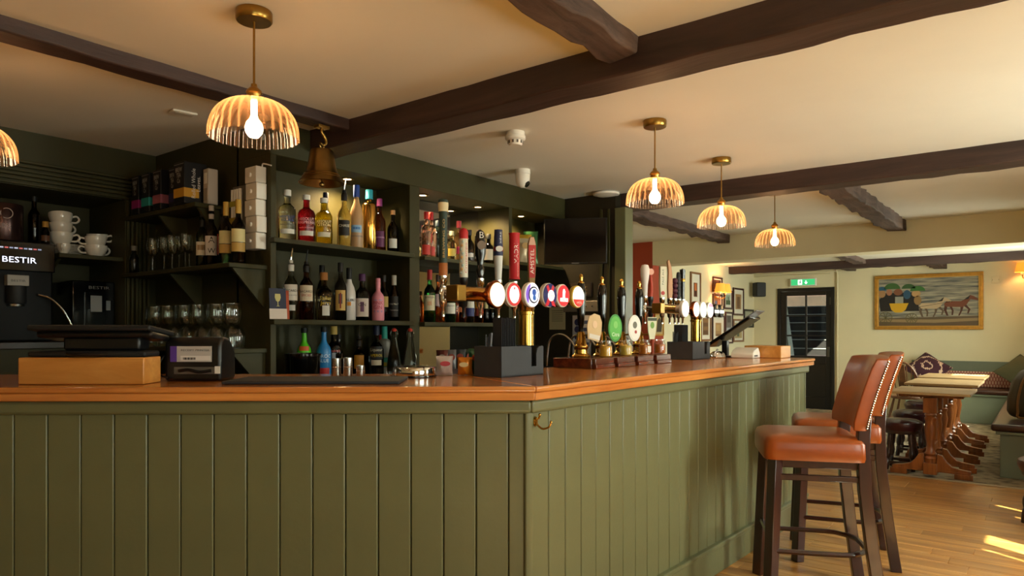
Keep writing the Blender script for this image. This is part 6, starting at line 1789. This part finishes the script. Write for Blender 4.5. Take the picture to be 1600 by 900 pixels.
def cushion(label, loc, rot, w, m, print_=None):
    t = thing('cushion', label, 'cushion', loc, 0, 'loose cushions on the benches')
    t.rotation_euler = (RZ(rot[2]) @ RX(rot[0]) @ RY(rot[1])).to_euler()
    n = 14
    vs, fs = [], []
    for sd in (-1, 1):
        for k in range(n + 1):
            for i in range(n + 1):
                a, b = i / n * 2 - 1, k / n * 2 - 1
                puff = 0.075 * ((1 - a * a) * (1 - b * b)) ** 0.55
                pin = 1 - 0.07 * (1 - abs(a * b))
                vs.append((a * w / 2 * pin, sd * puff, b * w / 2 * pin))
    q = (n + 1) ** 2
    for k in range(n):
        for i in range(n):
            a = k * (n + 1) + i
            fs.append((a, a + 1, a + n + 2, a + n + 1))
            fs.append((q + a + n + 1, q + a + n + 2, q + a + 1, q + a))
    MB().add(vs, fs, True).build('cover', m, t, angle=180)
    rim = []
    for k in range(40):
        a = 2 * PI * k / 40
        c, s_ = math.cos(a), math.sin(a)
        mm = max(abs(c), abs(s_))
        x_, y_ = c / mm, s_ / mm
        pin = 1 - 0.07 * (1 - abs(x_ * y_))
        rim.append((x_ * w / 2 * pin, 0, y_ * w / 2 * pin))
    MB().tube(rim, 0.006, 6, closed=True).build('piping', m, t)
    return t
def leaf_mat():
    m, N, L, B = newmat('plum leaf print')
    tc = N.new('ShaderNodeTexCoord')
    mp = N.new('ShaderNodeMapping')
    mp.inputs['Rotation'].default_value = (0, R(35), 0)
    L.new(tc.outputs['Object'], mp.inputs['Vector'])
    wv = N.new('ShaderNodeTexWave')
    wv.wave_type = 'RINGS'
    wv.rings_direction = 'Y'
    wv.inputs['Scale'].default_value = 2.6
    wv.inputs['Distortion'].default_value = 3.0
    wv.inputs['Detail'].default_value = 1.0
    wv.inputs['Detail Scale'].default_value = 5.0
    L.new(mp.outputs[0], wv.inputs['Vector'])
    w2 = N.new('ShaderNodeTexWave')
    w2.inputs['Scale'].default_value = 13
    w2.inputs['Distortion'].default_value = 5
    L.new(mp.outputs[0], w2.inputs['Vector'])
    mu = N.new('ShaderNodeMath')
    mu.operation = 'MULTIPLY_ADD'
    mu.inputs[1].default_value = 0.16
    L.new(w2.outputs['Fac'], mu.inputs[0])
    L.new(wv.outputs['Fac'], mu.inputs[2])
    r = N.new('ShaderNodeValToRGB')
    r.color_ramp.interpolation = 'CONSTANT'
    r.color_ramp.elements[0].color = lin('3c1824')
    r.color_ramp.elements[1].position = 0.98
    r.color_ramp.elements[1].color = lin('c4a48c')
    L.new(mu.outputs[0], r.inputs['Fac'])
    L.new(r.outputs['Color'], B.inputs['Base Color'])
    B.inputs['Roughness'].default_value = 0.9
    return m
cushion('plum cushion with cream leaf print on the far bench', (11.60, 1.40, 0.745), (R(-44), R(42), R(-84)), 0.44, leaf_mat())
cushion('plain olive cushion standing on its corner at the far bench end', (11.60, 0.32, 0.740), (R(-42), R(40), R(-98)), 0.42, mat('olive cloth', '4c4a30', 0.9))
t = thing('leather_bag_cushion', 'big olive leather cushion with braided edge on the side bench', 'cushion', (8.05, 0.14, 0.4895), R(-35))
prof = [(-0.20, 0.0), (0.20, 0.0), (0.235, 0.08), (0.22, 0.22), (0.15, 0.38), (0.04, 0.45), (-0.06, 0.44), (-0.17, 0.34), (-0.23, 0.18), (-0.235, 0.06)]
OLV = mat('olive leather', '3c3018', 0.5, noise=0.12, nscale=8)
MB().prism(prof, -0.075, 0.075, M=MXZ).build('bag_body', OLV, t, bevel=0.055, segs=4)
MB().tube([(a * 1.0, -0.055, b + 0.004) for a, b in prof], 0.011, 6, closed=True).build('braid', mat('braid tan', '7c5428', 0.7, bump=0.6, bscale=120), t)

# --- trestle tables
def table(label, x0, x1, y0, y1, zt=0.755):
    t = thing('trestle_table', label, 'table', ((x0 + x1) / 2, (y0 + y1) / 2, 0.007), 0, 'trestle tables in the dining end')
    w, d_ = x1 - x0, y1 - y0
    n = 4
    for k in range(n):
        MB().box(-w / 2 + w * k / n + 0.0008, -w / 2 + w * (k + 1) / n - 0.0008, -d_ / 2, d_ / 2, zt - 0.030, zt - 0.007).build('top_plank', TABLEW, t, bevel=0.003)
    for sx in (-1, 1):
        xx = sx * (w / 2 - 0.16)
        tr = MB().lathe([(0, 0.10), (0.045, 0.10), (0.045, 0.14), (0.05, 0.16), (0.038, 0.18), (0.05, 0.20), (0.036, 0.22), (0.030, 0.28), (0.045, 0.37), (0.050, 0.42), (0.040, 0.48), (0.048, 0.50), (0.048, 0.515), (0.038, 0.525), (0.048, 0.54), (0.040, 0.56), (0, 0.56)], 20, T(xx, 0, 0)).build('turned_column', TRESTLE, t)
        MB().box(xx - 0.052, xx + 0.052, -0.052, 0.052, 0.56, zt - 0.06).build('column_head', TRESTLE, t, bevel=0.004)
        MB().box(xx - 0.052, xx + 0.052, -0.052, 0.052, 0.02, 0.12).build('column_foot', TRESTLE, t, bevel=0.004)
        MB().box(xx - 0.03, xx + 0.03, -d_ / 2 + 0.06, d_ / 2 - 0.06, zt - 0.06, zt - 0.0305).build('top_bearer', TRESTLE, t, bevel=0.004)
        for sy in (-1, 1):
            pr_ = [(0.04, 0.045), (0.30, 0.045), (0.30, 0.075), (0.22, 0.085), (0.16, 0.10), (0.12, 0.14), (0.09, 0.19), (0.052, 0.20)]
            if sy < 0:
                pr_ = [(-a, b) for a, b in pr_][::-1]
            MB().prism(pr_, -0.025, 0.025, M=T(xx, 0, 0) @ RZ(R(90)) @ MXZ).build('foot_wing', TRESTLE, t, bevel=0.004)
            MB().box(xx - 0.03, xx + 0.03, min(sy * 0.18, sy * 0.315), max(sy * 0.18, sy * 0.315), 0.0, 0.045).build('foot_pad', TRESTLE, t, bevel=0.004)
        MB().box(xx - 0.029, xx + 0.029, -0.30, 0.30, 0.045, 0.06).build('foot_rail', TRESTLE, t, bevel=0.003)
    MB().box(-w / 2 + 0.18, w / 2 - 0.18, -0.018, 0.018, 0.20, 0.27).build('stretcher', TRESTLE, t, bevel=0.004)
    return t
table('worn pale topped trestle table nearest the wooden floor', 6.96, 7.66, 0.525, 1.14)
table('worn pale topped trestle table in the middle of the row of three', 7.88, 8.72, 0.535, 1.15, 0.772)
table('worn pale topped trestle table nearest the far bench', 8.98, 9.80, 0.555, 1.17, 0.772)

# --- low stools with turned legs
def low_stool(label, loc, rz=0.0):
    t = thing('low_stool', label, 'stool', loc, rz, 'low burgundy topped stools')
    MB().lathe([(0, 0.365), (0.155, 0.365), (0.165, 0.385), (0.175, 0.41), (0.170, 0.44), (0.13, 0.460), (0, 0.468)], 32).build('seat_pad', BURG, t)
    MB().lathe([(0, 0.335), (0.145, 0.335), (0.15, 0.345), (0.15, 0.3645), (0, 0.3645)], 32).build('seat_ring', DARKW, t)
    for k in range(4):
        a = PI / 4 + k * PI / 2
        MB().lathe([(0, 0), (0.018, 0), (0.020, 0.03), (0.020, 0.09), (0.015, 0.10), (0.024, 0.13), (0.026, 0.16), (0.016, 0.21), (0.022, 0.23), (0.022, 0.34), (0, 0.34)], 14, T(0.155 * math.cos(a), 0.155 * math.sin(a), 0) @ Matrix.Rotation(0.12, 4, Vector((-math.sin(a), math.cos(a), 0))) @ T(0, 0, 0) @ Matrix.Rotation(-0.24, 4, Vector((-math.sin(a), math.cos(a), 0)))).build('turned_leg', DARKW, t)
    for sx in (-1, 1):
        MB().box(-0.10, 0.10, sx * 0.105 - 0.011, sx * 0.105 + 0.011, 0.055, 0.08).build('stretcher', DARKW, t, bevel=0.003)
        MB().box(sx * 0.105 - 0.011, sx * 0.105 + 0.011, -0.094, 0.094, 0.056, 0.081).build('stretcher', DARKW, t, bevel=0.003)
    return t
ls = low_stool('low burgundy stool at the near table, closest to the bar', (7.34, 1.09, 0.0075), 0.0)
dup(ls, (8.20, 1.13, 0.0075), 0.0, 'low burgundy stool behind the first, at the middle table')
dup(ls, (9.30, 1.18, 0.0075), 0.0, 'low burgundy stool tucked at the far table')
dup(ls, (5.74, 0.0, 0.0005), 0.3, 'low stool cut by the edge of the photo on the wooden floor')
# --- wheelback chair at the far table
c = thing('windsor_chair', 'spindle backed wooden chair beside the far table', 'chair', (10.05, 1.42, 0.0075), R(-97))
CH = wood('chair elm', '4a2a16', '7c5230', 0.4, (4, 20, 20))
MB().prism([(0.2 * math.cos(a) * (1.0 + 0.08 * math.sin(a)), 0.2 * math.sin(a)) for a in [2 * PI * i / 28 for i in range(28)]], 0.42, 0.455).build('seat', CH, c, bevel=0.008)
for sx in (-1, 1):
    for sy in (-1, 1):
        MB().tube([(sx * 0.20, sy * 0.20, 0), (sx * 0.16, sy * 0.15, 0.25), (sx * 0.13, sy * 0.12, 0.42)], [0.012, 0.018, 0.012], 8).build('leg', CH, c)
    MB().tube([(sx * 0.172, -0.17, 0.18), (sx * 0.172, 0.17, 0.18)], 0.009, 8).build('stretcher', CH, c)
hoop = [(0.185 * math.cos(PI * i / 16) * -1, -0.15 - 0.14 * math.sin(PI * i / 16) ** 0.7, 0.45 + 0.44 * math.sin(PI * i / 16) ** 0.75) for i in range(17)]
MB().tube(hoop, 0.013, 8).build('back_hoop', CH, c)
for k in range(5):
    xx = -0.11 + 0.055 * k
    top_z = 0.45 + 0.44 * (1 - (xx / 0.2) ** 2) ** 0.45
    MB().tube([(xx * 0.7, -0.16, 0.45), (xx, -0.16 - 0.13 * (top_z - 0.45) / 0.44, top_z - 0.01)], 0.006, 6).build('spindle', CH, c)
MB().box(-0.035, 0.035, -0.012, 0.012, 0.0, 0.42, M=T(0, -0.165, 0.455) @ RX(R(17))).build('splat', CH, c, bevel=0.003)
